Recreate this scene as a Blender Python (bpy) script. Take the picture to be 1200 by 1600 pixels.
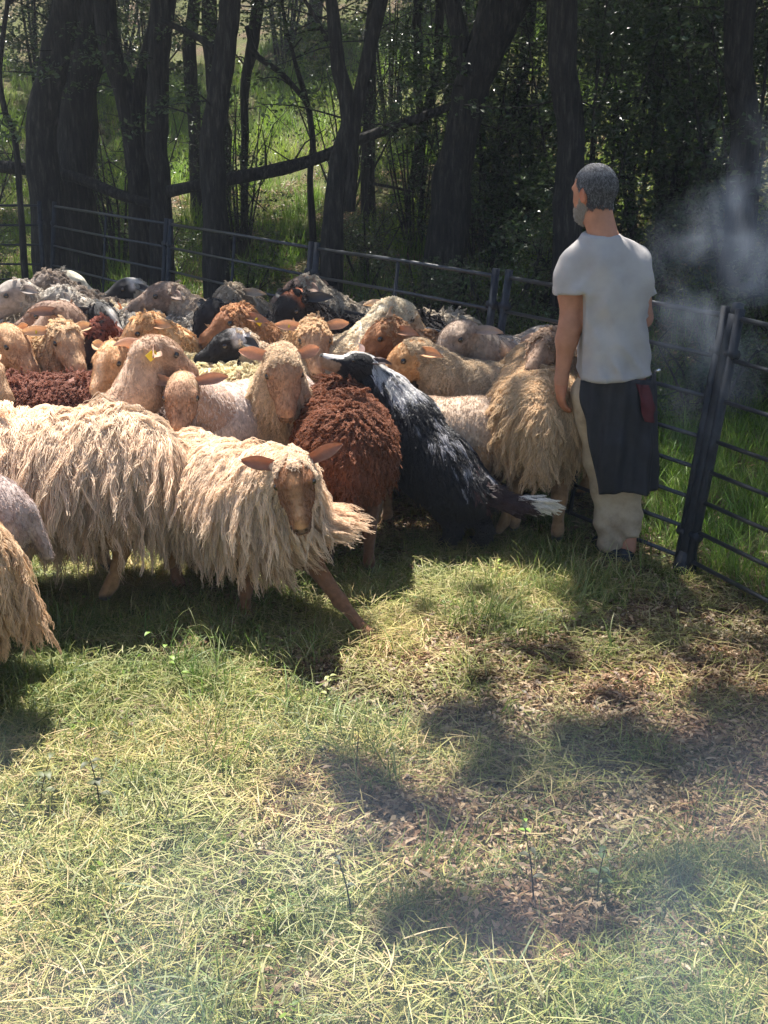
import bpy, math, random
import numpy as np
from mathutils import Vector, Matrix

for o in list(bpy.data.objects):
    bpy.data.objects.remove(o)
SC = bpy.context.scene
COL = SC.collection
RNG = np.random.default_rng(7)
random.seed(7)
R = math.radians

# ------------------------------------------------------------------ camera, sky, sun, exposure
CAM_H, PITCH, FPX = 2.0, R(18.4), 1900.0
cam_d = bpy.data.cameras.new('camera')
cam = bpy.data.objects.new('camera', cam_d)
COL.objects.link(cam)
cam.location = (0, 0, CAM_H)
cam.rotation_euler = (R(90) - PITCH, 0, 0)
cam_d.sensor_fit = 'VERTICAL'
cam_d.sensor_height = 24.0
cam_d.lens = 24.0 * FPX / 1600.0
cam_d.clip_start = 0.05
cam_d.clip_end = 500
SC.camera = cam

SUN = Vector((-0.11, 0.44, 0.89)).normalized()      # towards the sun
elev = math.asin(SUN.z)
azim = math.atan2(SUN.x, SUN.y)
world = bpy.data.worlds.new('World')
SC.world = world
world.use_nodes = True
wn = world.node_tree.nodes
bg = wn['Background']
sky = wn.new('ShaderNodeTexSky')
sky.sky_type = 'NISHITA'
sky.sun_disc = False
sky.sun_elevation = elev
sky.sun_rotation = azim
world.node_tree.links.new(sky.outputs[0], bg.inputs[0])
bg.inputs[1].default_value = 0.06
sl = bpy.data.lights.new('sun', 'SUN')
sl.energy = 5.0
sl.angle = R(0.55)
sl.color = (1.0, 0.955, 0.87)
sun = bpy.data.objects.new('sun', sl)
COL.objects.link(sun)
sun.rotation_euler = (-SUN).to_track_quat('-Z', 'Y').to_euler()
SC.view_settings.view_transform = 'Standard'
SC.view_settings.look = 'None'
SC.view_settings.gamma = 1
SC.view_settings.use_curve_mapping = False
SC.view_settings.exposure = 1.72
SC.cycles.max_bounces = 5
SC.cycles.diffuse_bounces = 3
SC.cycles.glossy_bounces = 2
SC.cycles.transmission_bounces = 3
SC.cycles.transparent_max_bounces = 6
SC.cycles.volume_bounces = 0
SC.cycles.use_adaptive_sampling = True
SC.cycles.adaptive_threshold = 0.02

CP, SP = math.cos(PITCH), math.sin(PITCH)


def ray(px, py):
    u, v = (px - 600) / FPX, (py - 800) / FPX
    return np.array([u, CP - v * SP, -SP - v * CP])


def P(px, py, z):                 # the point of a sight line at height z
    d = ray(px, py)
    t = (z - CAM_H) / d[2]
    return np.array([0, 0, CAM_H]) + d * t


def PD(px, py, Y):                # the point of a sight line at distance Y
    d = ray(px, py)
    return np.array([0, 0, CAM_H]) + d * (Y / d[1])


# ------------------------------------------------------------------ noise
def _hash(ix, iy, iz):
    h = (ix * 374761393 + iy * 668265263 + iz * 2147483647 + 12345) & 0xffffffff
    h = ((h ^ (h >> 13)) * 1274126177) & 0xffffffff
    return ((h ^ (h >> 16)) & 0xffff) / 65535.0


def vnoise(p):
    p = np.asarray(p, float)
    i = np.floor(p).astype(np.int64)
    f = p - i
    f = f * f * (3 - 2 * f)
    r = 0
    for a in (0, 1):
        wa = f[..., 0] if a else 1 - f[..., 0]
        for b in (0, 1):
            wb = f[..., 1] if b else 1 - f[..., 1]
            for c in (0, 1):
                wc = f[..., 2] if c else 1 - f[..., 2]
                r = r + wa * wb * wc * _hash(i[..., 0] + a, i[..., 1] + b, i[..., 2] + c)
    return r


def fbm(p, o=3):
    p = np.asarray(p, float)
    r, a = 0, .5
    for k in range(o):
        r = r + a * vnoise(p)
        p = p * 2.03 + 17.3
        a *= .5
    return r / (1 - .5 ** o)


def norm(v):
    return v / np.maximum(np.linalg.norm(v, axis=-1, keepdims=True), 1e-9)


# ------------------------------------------------------------------ objects
def put(o, parent=None, m=None):
    COL.objects.link(o)
    if parent is not None:
        o.parent = parent
    if m is not None:
        o.matrix_local = Matrix(m)
    return o


def tag(o, label=None, cat=None, group=None, kind=None):
    if label: o['label'] = label
    if cat: o['category'] = cat
    if group: o['group'] = group
    if kind: o['kind'] = kind
    return o


def empty(name, loc=(0, 0, 0), rz=0.0, label=None, cat=None, group=None):
    o = bpy.data.objects.new(name, None)
    COL.objects.link(o)
    o.location = loc
    o.rotation_euler = (0, 0, rz)
    o.empty_display_size = .1
    return tag(o, label, cat, group)


def mesh_data(name, v, f, mat=None, col=None, smooth=True):
    """f: int array (n,3) or (n,4), or a list of faces"""
    me = bpy.data.meshes.new(name)
    v = np.asarray(v, np.float32)
    if isinstance(f, np.ndarray):
        n, k = f.shape
        me.vertices.add(len(v))
        me.vertices.foreach_set('co', v.ravel())
        me.loops.add(n * k)
        me.loops.foreach_set('vertex_index', f.astype(np.int32).ravel())
        me.polygons.add(n)
        me.polygons.foreach_set('loop_start', np.arange(0, n * k, k, dtype=np.int32))
        me.update(calc_edges=True)
    else:
        me.from_pydata([tuple(map(float, p)) for p in v], [], [tuple(map(int, q)) for q in f])
    me.polygons.foreach_set('use_smooth', np.full(len(me.polygons), smooth))
    if col is not None:
        c = np.ones((len(v), 4), np.float32)
        c[:, :3] = col
        a = me.color_attributes.new('Col', 'FLOAT_COLOR', 'POINT')
        a.data.foreach_set('color', c.ravel())
    if mat: me.materials.append(mat)
    me.update()
    return me


def mobj(name, v, f, mat=None, parent=None, col=None, smooth=True, m=None):
    return put(bpy.data.objects.new(name, mesh_data(name, v, f, mat, col, smooth)), parent, m)


class MB:
    """collects tubes and boxes for ONE mesh"""
    def __init__(s): s.v, s.f, s.c, s.n = [], [], [], 0

    def add(s, v, f, c=None):
        v = np.asarray(v, float)
        s.v.append(v)
        s.f += [tuple(i + s.n for i in q) for q in f]
        s.c.append(np.tile(np.array(c if c is not None else (1, 1, 1), float), (len(v), 1)))
        s.n += len(v)

    def tube(s, pts, rad, seg=8, c=None, cap=True, flat=None, noise=0.0, nf=6.0):
        pts = np.asarray(pts, float)
        rad = np.broadcast_to(np.asarray(rad, float), (len(pts),))
        t = norm(np.gradient(pts, axis=0))
        up = np.array([0, 0, 1.0]) if abs(t[0][2]) < .9 else np.array([1.0, 0, 0])
        a = norm(np.cross(t[0], up))
        vs = []
        for i in range(len(pts)):
            a = norm(a - t[i] * np.dot(a, t[i]))
            b = np.cross(t[i], a)
            ang = np.linspace(0, 2 * np.pi, seg, endpoint=False)
            ring = pts[i] + rad[i] * (np.cos(ang)[:, None] * a + np.sin(ang)[:, None] * b * (flat or 1))
            if noise:
                k = 1 + noise * (fbm(ring * nf * np.array([1, 1, .3])) - .5) * 2
                ring = pts[i] + (ring - pts[i]) * k[:, None]
            vs.append(ring)
        f = []
        for i in range(len(pts) - 1):
            for j in range(seg):
                q = (j + 1) % seg
                f.append((i * seg + j, i * seg + q, (i + 1) * seg + q, (i + 1) * seg + j))
        if cap:
            f.append(tuple(range(seg))[::-1])
            f.append(tuple((len(pts) - 1) * seg + j for j in range(seg)))
        s.add(np.concatenate(vs), f, c)

    def box(s, lo, hi, c=None):
        (x0, y0, z0), (x1, y1, z1) = lo, hi
        v = [(x, y, z) for z in (z0, z1) for y in (y0, y1) for x in (x0, x1)]
        s.add(v, [(0, 2, 3, 1), (4, 5, 7, 6), (0, 1, 5, 4), (2, 6, 7, 3), (0, 4, 6, 2), (1, 3, 7, 5)], c)

    def data(s, name, mat=None, smooth=True, col=False):
        return mesh_data(name, np.concatenate(s.v), s.f, mat, np.concatenate(s.c) if col else None, smooth)

    def build(s, name, mat, parent=None, smooth=True, col=False, m=None):
        return put(bpy.data.objects.new(name, s.data(name, mat, smooth, col)), parent, m)


def spline(pts, n):
    pts = np.asarray(pts, float)
    k = len(pts)
    if k < 3:
        t = np.linspace(0, 1, n)[:, None]
        return pts[0] * (1 - t) + pts[-1] * t
    e = np.concatenate([[2 * pts[0] - pts[1]], pts, [2 * pts[-1] - pts[-2]]])
    out = []
    for u in np.linspace(0, k - 1, n):
        i = min(int(u), k - 2)
        t = u - i
        a, b, c, d = e[i], e[i + 1], e[i + 2], e[i + 3]
        out.append(.5 * (2 * b + (c - a) * t + (2 * a - 5 * b + 4 * c - d) * t * t + (3 * b - a - 3 * c + d) * t ** 3))
    return np.array(out)


# ------------------------------------------------------------------ materials
def mat_new(name):
    m = bpy.data.materials.new(name)
    m.use_nodes = True
    nt = m.node_tree
    return m, nt, nt.nodes['Principled BSDF']


def lk(nt, a, b): nt.links.new(a, b)


def noise_node(nt, scale, detail=4, coord='Object', vec=None, rough=.55):
    n = nt.nodes.new('ShaderNodeTexNoise')
    n.inputs['Scale'].default_value = scale
    n.inputs['Detail'].default_value = detail
    n.inputs['Roughness'].default_value = rough
    if vec is None:
        tc = nt.nodes.new('ShaderNodeTexCoord')
        vec = tc.outputs[coord]
    lk(nt, vec, n.inputs['Vector'])
    return n


def ramp(nt, fac, stops):
    r = nt.nodes.new('ShaderNodeValToRGB')
    cr = r.color_ramp
    while len(cr.elements) < len(stops): cr.elements.new(.5)
    for e, (p, c) in zip(cr.elements, stops):
        e.position = p
        e.color = (*c, 1)
    lk(nt, fac, r.inputs[0])
    return r


def mixc(nt, fac, a, b, mode='MIX'):
    m = nt.nodes.new('ShaderNodeMix')
    m.data_type = 'RGBA'
    m.blend_type = mode
    for s, v in ((m.inputs[0], fac), (m.inputs[6], a), (m.inputs[7], b)):
        if hasattr(v, 'links') or hasattr(v, 'node'): lk(nt, v, s)
        else: s.default_value = v if isinstance(v, (int, float)) else (*v, 1)
    return m.outputs[2]


def bump(nt, b, h, strength, dist=.01):
    n = nt.nodes.new('ShaderNodeBump')
    n.inputs['Strength'].default_value = strength
    n.inputs['Distance'].default_value = dist
    lk(nt, h, n.inputs['Height'])
    lk(nt, n.outputs[0], b.inputs['Normal'])


def attr(nt, name='Col'):
    a = nt.nodes.new('ShaderNodeAttribute')
    a.attribute_name = name
    return a.outputs['Color']


def mat_vcol(name, nscale=30, lo=.75, hi=1.2, rough=.85, bs=.4, bd=.004, bscale=180, sheen=.0, stretch=None):
    m, nt, b = mat_new(name)
    n = noise_node(nt, nscale)
    r = ramp(nt, n.outputs[0], [(.3, (lo,) * 3), (.7, (hi,) * 3)])
    lk(nt, mixc(nt, 1.0, attr(nt), r.outputs[0], 'MULTIPLY'), b.inputs['Base Color'])
    b.inputs['Roughness'].default_value = rough
    b.inputs['Sheen Weight'].default_value = sheen
    b.inputs['Specular IOR Level'].default_value = .25
    bn = noise_node(nt, bscale, 3)
    bump(nt, b, bn.outputs[0], bs, bd)
    return m


def mat_plain(name, c, rough=.5, metal=0, nscale=40, var=.15, bs=.2, spec=.5):
    m, nt, b = mat_new(name)
    n = noise_node(nt, nscale)
    c = np.array(c)
    r = ramp(nt, n.outputs[0], [(.3, tuple(c * (1 - var))), (.7, tuple(np.minimum(c * (1 + var), 1)))])
    lk(nt, r.outputs[0], b.inputs['Base Color'])
    b.inputs['Roughness'].default_value = rough
    b.inputs['Metallic'].default_value = metal
    b.inputs['Specular IOR Level'].default_value = spec
    bump(nt, b, n.outputs[0], bs, .003)
    return m


M_SKIN = mat_vcol('short_coat', 45, .72, 1.22, .8, .5, .004, 220, .15)
M_EAR = mat_vcol('thin_ear', 45, .8, 1.2, .75, .3, .003, 220, .1)
_nt = M_EAR.node_tree
_t = _nt.nodes.new('ShaderNodeBsdfTranslucent')
_a = _nt.nodes.new('ShaderNodeAttribute')
_a.attribute_name = 'Col'
lk(_nt, _a.outputs['Color'], _t.inputs[0])
_m = _nt.nodes.new('ShaderNodeMixShader')
_m.inputs[0].default_value = .45
lk(_nt, _nt.nodes['Principled BSDF'].outputs[0], _m.inputs[1])
lk(_nt, _t.outputs[0], _m.inputs[2])
lk(_nt, _m.outputs[0], _nt.nodes['Material Output'].inputs[0])
M_MAN = mat_vcol('human_skin', 25, .88, 1.1, .55, .25, .002, 300)


def mat_hair(name, rough=.75, spec=.2, trans=.25):
    m, nt, b = mat_new(name)
    hi = nt.nodes.new('ShaderNodeHairInfo')
    r = ramp(nt, hi.outputs['Random'], [(0, (.78,) * 3), (1, (1.2,) * 3)])
    c = mixc(nt, 1.0, attr(nt), r.outputs[0], 'MULTIPLY')
    lk(nt, c, b.inputs['Base Color'])
    b.inputs['Roughness'].default_value = rough
    b.inputs['Specular IOR Level'].default_value = spec
    t = nt.nodes.new('ShaderNodeBsdfTranslucent')
    lk(nt, c, t.inputs[0])
    mx = nt.nodes.new('ShaderNodeMixShader')
    mx.inputs[0].default_value = trans
    lk(nt, b.outputs[0], mx.inputs[1])
    lk(nt, t.outputs[0], mx.inputs[2])
    lk(nt, mx.outputs[0], nt.nodes['Material Output'].inputs[0])
    return m


M_WOOL = mat_hair('wool')
M_FUR = mat_hair('fur', .45, .5, .1)


def mat_leaf(name, stops, rough=.4, trans=.35, spec=.5, pos=True):
    """leaf colour from the vertex colour, a little light coming through"""
    m, nt, b = mat_new(name)
    c = attr(nt)
    n = noise_node(nt, 1.3, 2, 'Object')
    g = nt.nodes.new('ShaderNodeNewGeometry')
    n2 = noise_node(nt, 1.1, 3, vec=g.outputs['Position'])
    r = ramp(nt, n2.outputs[0], stops)
    c = mixc(nt, 1.0, c, r.outputs[0], 'MULTIPLY')
    lk(nt, c, b.inputs['Base Color'])
    b.inputs['Roughness'].default_value = rough
    b.inputs['Specular IOR Level'].default_value = spec
    t = nt.nodes.new('ShaderNodeBsdfTranslucent')
    lk(nt, c, t.inputs[0])
    mx = nt.nodes.new('ShaderNodeMixShader')
    mx.inputs[0].default_value = trans
    lk(nt, b.outputs[0], mx.inputs[1])
    lk(nt, t.outputs[0], mx.inputs[2])
    lk(nt, mx.outputs[0], nt.nodes['Material Output'].inputs[0])
    return m


M_GRASS = mat_leaf('grass_blades', [(.32, (.62, .74, .55)), (.48, (1.0, 1.0, .85)), (.62, (1.25, 1.08, .95))], .5, .4, .35)
M_LEAF = mat_leaf('tree_leaf', [(.3, (.8, .85, .8)), (.7, (1.15, 1.1, 1))], .32, .3, .6)

M_BARK, nt, b = mat_new('bark')
_tc = nt.nodes.new('ShaderNodeTexCoord')
_mp = nt.nodes.new('ShaderNodeMapping')
_mp.inputs['Scale'].default_value = (1, 1, .13)
lk(nt, _tc.outputs['Object'], _mp.inputs[0])
_n = noise_node(nt, 34, 7, vec=_mp.outputs[0], rough=.72)
_r = ramp(nt, _n.outputs[0], [(.35, (.008, .007, .007)), (.52, (.032, .026, .022)), (.72, (.12, .105, .088))])
lk(nt, _r.outputs[0], b.inputs['Base Color'])
b.inputs['Roughness'].default_value = .9
bump(nt, b, _n.outputs[0], 1.0, .06)

M_METAL = mat_plain('painted_bar', (.035, .038, .045), .38, .1, 60, .3, .15, .5)
M_METALD = mat_plain('dark_steel_post', (.022, .026, .034), .62, .0, 30, .35, .3, .25)
M_EYE = mat_plain('eye', (.02, .012, .006), .08, 0, 5, .1, 0, .8)
M_TAG = mat_plain('tag_plastic', (.75, .55, .03), .4, 0, 5, .1, 0)
M_HOOF = mat_plain('hoof', (.04, .03, .025), .6)


# ------------------------------------------------------------------ implicit bodies
class SDF:
    def __init__(s): s.p = []

    def cone(s, a, b, ra, rb, k=.03, tag=0, neg=False):
        s.p.append(('c', np.array(a, float), np.array(b, float), ra, rb, None, k, tag, neg))

    def chain(s, pts, rads, k=.03, tag=0):
        for i in range(len(pts) - 1): s.cone(pts[i], pts[i + 1], rads[i], rads[i + 1], k, tag)

    def ell(s, c, r, k=.03, tag=0, rot=None, neg=False):
        s.p.append(('e', np.array(c, float), np.array(r, float), 0, 0, rot, k, tag, neg))

    @staticmethod
    def dist(q, X):
        t, a, b, ra, rb, rot, k, tg, neg = q
        if t == 'c':
            ab = b - a
            u = np.clip(((X - a) @ ab) / max(ab @ ab, 1e-9), 0, 1)
            d = X - a - u[..., None] * ab
            return np.sqrt((d * d).sum(-1)) - (ra + (rb - ra) * u)
        L = X - a
        if rot is not None: L = L @ rot          # world -> local (rot columns are local axes)
        k0 = np.sqrt(((L / b) ** 2).sum(-1))
        k1 = np.sqrt(((L / (b * b)) ** 2).sum(-1)) + 1e-9
        return k0 * (k0 - 1) / k1

    @staticmethod
    def bbox(q):
        t, a, b, ra, rb, rot, k, tg, neg = q
        if t == 'c':
            r = max(ra, rb)
            return np.minimum(a, b) - r, np.maximum(a, b) + r
        r = b.max() if rot is not None else b
        return a - r, a + r

    def polygonise(s, h, fine=(), pad=.05, warp=None, cut=None):
        bb = [s.bbox(q) for q in s.p if not q[8]]
        lo = np.min([x[0] for x in bb], 0) - 2 * h
        hi = np.max([x[1] for x in bb], 0) + 2 * h
        ax = []
        for d in range(3):
            iv = sorted([(f[0][d], f[1][d], f[2]) for f in fine])
            xs, x = [], lo[d]
            while x < hi[d]:
                xs.append(x)
                st = h
                for (a, b_, hf) in iv:
                    if a <= x < b_: st = min(st, hf)
                x += st
            xs.append(x)
            ax.append(np.array(xs))
        X, Y, Z = np.meshgrid(*ax, indexing='ij')
        G = np.stack([X, Y, Z], -1)
        D = np.full(X.shape, .5)
        for q in s.p:
            l, u = s.bbox(q)
            m = pad + q[6]
            sl_ = tuple(slice(max(0, np.searchsorted(ax[d], l[d] - m) - 1), np.searchsorted(ax[d], u[d] + m) + 1) for d in range(3))
            sub = G[sl_]
            if sub.size == 0: continue
            d = s.dist(q, sub)
            D0 = D[sl_]
            k = q[6]
            if q[8]:
                hh = np.maximum(k - np.abs(D0 + d), 0) / k
                D[sl_] = np.maximum(D0, -d) + hh * hh * k * .25
            else:
                hh = np.maximum(k - np.abs(D0 - d), 0) / k
                D[sl_] = np.minimum(D0, d) - hh * hh * k * .25
        if warp is not None: D = D + warp(G)
        if cut is not None: D = np.maximum(D, cut(G))
        s.ax, s.D = ax, D
        V, F = surface_nets(ax, D)
        return V, F

    def sample(s, p):
        """trilinear distance and gradient"""
        idx, fr = [], []
        for d in range(3):
            a = s.ax[d]
            i = np.clip(np.searchsorted(a, p[:, d]) - 1, 0, len(a) - 2)
            idx.append(i)
            fr.append(np.clip((p[:, d] - a[i]) / (a[i + 1] - a[i]), 0, 1))
        c = {}
        for i in (0, 1):
            for j in (0, 1):
                for k in (0, 1):
                    c[i, j, k] = s.D[idx[0] + i, idx[1] + j, idx[2] + k]
        fx, fy, fz = fr
        L = lambda a, b, f: a + (b - a) * f
        v = L(L(L(c[0, 0, 0], c[1, 0, 0], fx), L(c[0, 1, 0], c[1, 1, 0], fx), fy), L(L(c[0, 0, 1], c[1, 0, 1], fx), L(c[0, 1, 1], c[1, 1, 1], fx), fy), fz)
        gx = L(L(c[1, 0, 0] - c[0, 0, 0], c[1, 1, 0] - c[0, 1, 0], fy), L(c[1, 0, 1] - c[0, 0, 1], c[1, 1, 1] - c[0, 1, 1], fy), fz) / (s.ax[0][idx[0] + 1] - s.ax[0][idx[0]])
        gy = L(L(c[0, 1, 0] - c[0, 0, 0], c[1, 1, 0] - c[1, 0, 0], fx), L(c[0, 1, 1] - c[0, 0, 1], c[1, 1, 1] - c[1, 0, 1], fx), fz) / (s.ax[1][idx[1] + 1] - s.ax[1][idx[1]])
        gz = L(L(c[0, 0, 1] - c[0, 0, 0], c[1, 0, 1] - c[1, 0, 0], fx), L(c[0, 1, 1] - c[0, 1, 0], c[1, 1, 1] - c[1, 1, 0], fx), fy) / (s.ax[2][idx[2] + 1] - s.ax[2][idx[2]])
        return v, norm(np.stack([gx, gy, gz], -1))

    def tags(s, V):
        best = np.full(len(V), 9.0)
        t = np.zeros(len(V), int)
        for q in s.p:
            if q[8]: continue
            d = s.dist(q, V)
            m = d < best
            best[m] = d[m]
            t[m] = q[7]
        return t


def surface_nets(ax, D):
    ins = D < 0
    nx, ny, nz = D.shape
    c = np.zeros((nx - 1, ny - 1, nz - 1), int)
    for i in (0, 1):
        for j in (0, 1):
            for k in (0, 1):
                c += ins[i:nx - 1 + i, j:ny - 1 + j, k:nz - 1 + k]
    I, J, K = np.nonzero((c > 0) & (c < 8))
    idx = np.full(c.shape, -1, int)
    idx[I, J, K] = np.arange(len(I))
    acc = np.zeros((len(I), 3))
    cnt = np.zeros(len(I))
    pos = lambda i, j, k: np.stack([ax[0][i], ax[1][j], ax[2][k]], -1)
    cor = [(i, j, k) for i in (0, 1) for j in (0, 1) for k in (0, 1)]
    for a in cor:
        for d in range(3):
            if a[d]: continue
            b = list(a)
            b[d] = 1
            da = D[I + a[0], J + a[1], K + a[2]]
            db = D[I + b[0], J + b[1], K + b[2]]
            m = (da < 0) != (db < 0)
            t = np.where(m, da / np.where(m, da - db, 1), 0)[:, None]
            p = pos(I + a[0], J + a[1], K + a[2]) * (1 - t) + pos(I + b[0], J + b[1], K + b[2]) * t
            acc += p * m[:, None]
            cnt += m
    V = acc / cnt[:, None]
    F = []
    for d in range(3):
        s0 = [slice(0, -1) if e == d else slice(1, -1) for e in range(3)]
        s1 = [slice(1, None) if e == d else slice(1, -1) for e in range(3)]
        A, B = ins[tuple(s0)], ins[tuple(s1)]
        for flip in (0, 1):
            m = (A & ~B) if not flip else (~A & B)
            i = np.array(np.nonzero(m))
            for e in range(3):
                if e != d: i[e] += 1
            e1, e2 = [(1, 2), (2, 0), (0, 1)][d]
            o1, o2 = np.zeros((3, 1), int), np.zeros((3, 1), int)
            o1[e1], o2[e2] = 1, 1
            q = [idx[tuple(i - o1 - o2)], idx[tuple(i - o2)], idx[tuple(i)], idx[tuple(i - o1)]]
            if flip: q = q[::-1]
            F.append(np.stack(q, -1))
    return V, np.concatenate(F)


def grad_normals(sdf, V):
    return sdf.sample(V)[1]


# ------------------------------------------------------------------ fleece and fur (real strands)
def grow(name, parent, sdf, V, F, weight, n_clump, m, length, mat, colf, k=8, r0=.0022, r1=.0008, stand=.5, grav=.35,
         clump_r=.02, clumpy=.85, wave=.006, freq=1.2, wind=None, lat=.5, margin=.004, lvar=.35, lenf=None, comb=None, jit=.003, seed=1):
    rg = np.random.default_rng(seed)
    a, b_, c, d = V[F[:, 0]], V[F[:, 1]], V[F[:, 2]], V[F[:, 3]]
    area = np.linalg.norm(np.cross(c - a, d - b_), axis=1) * .5
    w = area * weight[F].mean(1)
    w = w / w.sum()
    fi = rg.choice(len(F), n_clump, p=w)
    u, v = rg.random(n_clump)[:, None], rg.random(n_clump)[:, None]
    root = (a[fi] * (1 - u) + b_[fi] * u) * (1 - v) + (d[fi] * (1 - u) + c[fi] * u) * v
    _, n = sdf.sample(root)
    L = length * (1 + lvar * (rg.random(n_clump) * 2 - 1))
    if lenf is not None: L = L * lenf(root)
    tgt = np.tile([0, 0, -1.0], (n_clump, 1))
    tgt[:, 1] += np.sign(root[:, 1] + rg.normal(0, .06, n_clump)) * lat * np.clip(n[:, 2], 0, 1)
    if comb is not None: tgt = tgt + comb(root, n)
    tgt = tgt + rg.normal(0, .18, (n_clump, 3))
    if wind is not None: tgt = tgt + wind(root)
    tgt = norm(tgt)
    dr = norm(n * stand + (tgt - n * (tgt * n).sum(1)[:, None]) + rg.normal(0, .1, (n_clump, 3)))
    pts = np.zeros((n_clump, k, 3))
    pts[:, 0] = root - n * .004
    p = root.copy()
    seg = (L / (k - 1))[:, None]
    for i in range(1, k):
        dr = norm(dr * (1 - grav) + tgt * grav)
        p = p + dr * seg
        ds, g = sdf.sample(p)
        push = np.clip(margin - ds, 0, .05)[:, None]
        push[ds > .3] = 0
        p = p + g * push
        pts[:, i] = p
    side = norm(np.cross(tgt, n) + 1e-4)
    ph = rg.random(n_clump) * 6.28
    i = np.arange(k)
    fr = freq * (.7 + .6 * rg.random(n_clump))[:, None]
    ww = np.sin(ph[:, None] + fr * i[None]) * (i / k)[None] ** .6 * wave
    w2 = np.cos(ph[:, None] + fr * i[None]) * (i / k)[None] ** .6 * wave
    pts = pts + side[:, None] * ww[..., None] + n[:, None] * w2[..., None] * .6
    # strands of each clump
    off = rg.normal(0, 1, (n_clump, m, 3)) * clump_r * .6
    off = off - n[:, None] * (off * n[:, None]).sum(-1, keepdims=True)
    sh = 1 - clumpy * (i / (k - 1)) ** .6
    st = pts[:, None] + off[:, :, None] * sh[None, None, :, None]
    ph2 = rg.random((n_clump, m, 1, 3)) * 6.28
    st = st + np.sin(ph2 + (i * fr[:, None].mean() * 1.7)[None, None, :, None]) * jit * (i / k)[None, None, :, None] ** .5
    ls = 1 - .3 * rg.random((n_clump, m, 1, 1))
    st = st[:, :, :1] + (st - st[:, :, :1]) * ls
    ns = n_clump * m
    st = st.reshape(ns, k, 3)
    h = bpy.data.hair_curves.new(name)
    h.add_curves([k] * ns)
    h.set_types(type='POLY')
    h.position_data.foreach_set('vector', st.astype(np.float32).ravel())
    rad = (r0 + (r1 - r0) * (i / (k - 1)) ** 1.3)[None] * (.7 + .6 * rg.random((ns, 1)))
    ra = h.attributes.new('radius', 'FLOAT', 'POINT')
    ra.data.foreach_set('value', rad.astype(np.float32).ravel())
    cc = colf(root) * (.82 + .36 * rg.random((n_clump, 1)))
    cc = np.repeat(cc, m, 0)
    cl = np.ones((ns, 4), np.float32)
    cl[:, :3] = cc
    ca = h.attributes.new('Col', 'FLOAT_COLOR', 'CURVE')
    ca.data.foreach_set('color', cl.ravel())
    h.materials.append(mat)
    return put(bpy.data.objects.new(name, h), parent)


def rot_zyx(yaw, pitch, roll=0.0):
    """x axis points at yaw/pitch (pitch up positive)"""
    return np.array(Matrix.Rotation(yaw, 3, 'Z') @ Matrix.Rotation(-pitch, 3, 'Y') @ Matrix.Rotation(roll, 3, 'X'))


# ------------------------------------------------------------------ ears, eyes
def ear_data(name, length, width, droop, col, coltip, mat):
    ns, nw = 9, 6
    vs, cs = [], []
    for side in (1, -1):
        for i in range(ns):
            t = i / (ns - 1)
            w = width * (.42 + .58 * math.sin(min(t * 1.5 + .25, 1.57))) * (1 - max(0, t - .45) ** 1.6 * 2.3)
            w = max(w, .004)
            for j in range(nw):
                u = j / (nw - 1) * 2 - 1
                cup = (1 - u * u) * width * .45 * (1 - .5 * t)
                th = .0022 * (1 - u * u * .8) * (1 - .5 * t)
                vs.append((u * w * .5, t * length, -droop * t * t * length - cup + side * th))
                base = np.array(col) if side > 0 else np.array(col) * .55 + np.array([.5, .27, .22]) * .45
                cs.append(base * (1 - t) + np.array(coltip) * t)
    f = []
    for s_ in (0, 1):
        o = s_ * ns * nw
        for i in range(ns - 1):
            for j in range(nw - 1):
                q = (o + i * nw + j, o + i * nw + j + 1, o + (i + 1) * nw + j + 1, o + (i + 1) * nw + j)
                f.append(q if s_ == 0 else q[::-1])
    o = ns * nw
    for i in range(ns - 1):
        f.append((i * nw, (i + 1) * nw, o + (i + 1) * nw, o + i * nw))
        f.append(((i + 1) * nw - 1, o + (i + 1) * nw - 1, o + (i + 2) * nw - 1, (i + 2) * nw - 1))
    for j in range(nw - 1):
        f.append(((ns - 1) * nw + j, (ns - 1) * nw + j + 1, o + (ns - 1) * nw + j + 1, o + (ns - 1) * nw + j))
    return mesh_data(name, vs, f, mat, np.array(cs))


def ball_data(name, r, mat, seg=12):
    vs, f = [], []
    for i in range(seg // 2 + 1):
        a = math.pi * i / (seg // 2)
        for j in range(seg):
            q = 2 * math.pi * j / seg
            vs.append((r * math.sin(a) * math.cos(q), r * math.sin(a) * math.sin(q), r * math.cos(a)))
    for i in range(seg // 2):
        for j in range(seg):
            f.append((i * seg + j, (i + 1) * seg + j, (i + 1) * seg + (j + 1) % seg, i * seg + (j + 1) % seg))
    return mesh_data(name, vs, f, mat)


EYE = ball_data('eye', .0125, M_EYE)
_t = MB()
_t.box((-.017, -.002, -.036), (.017, .002, 0))
_t.box((-.007, -.004, -.004), (.007, .004, .01))
TAG = _t.data('ear_tag', M_TAG, False)

# ------------------------------------------------------------------ sheep
TAN = (.42, .24, .125)
DTAN = (.30, .155, .075)
CREAM = (.62, .47, .32)
WHITE = (.72, .62, .50)
BROWN = (.155, .072, .04)
BLACK = (.018, .016, .017)
GREY = (.30, .26, .23)
MAROON = (.23, .095, .065)
SHORN = (.60, .48, .40)
FEET = {}


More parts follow.
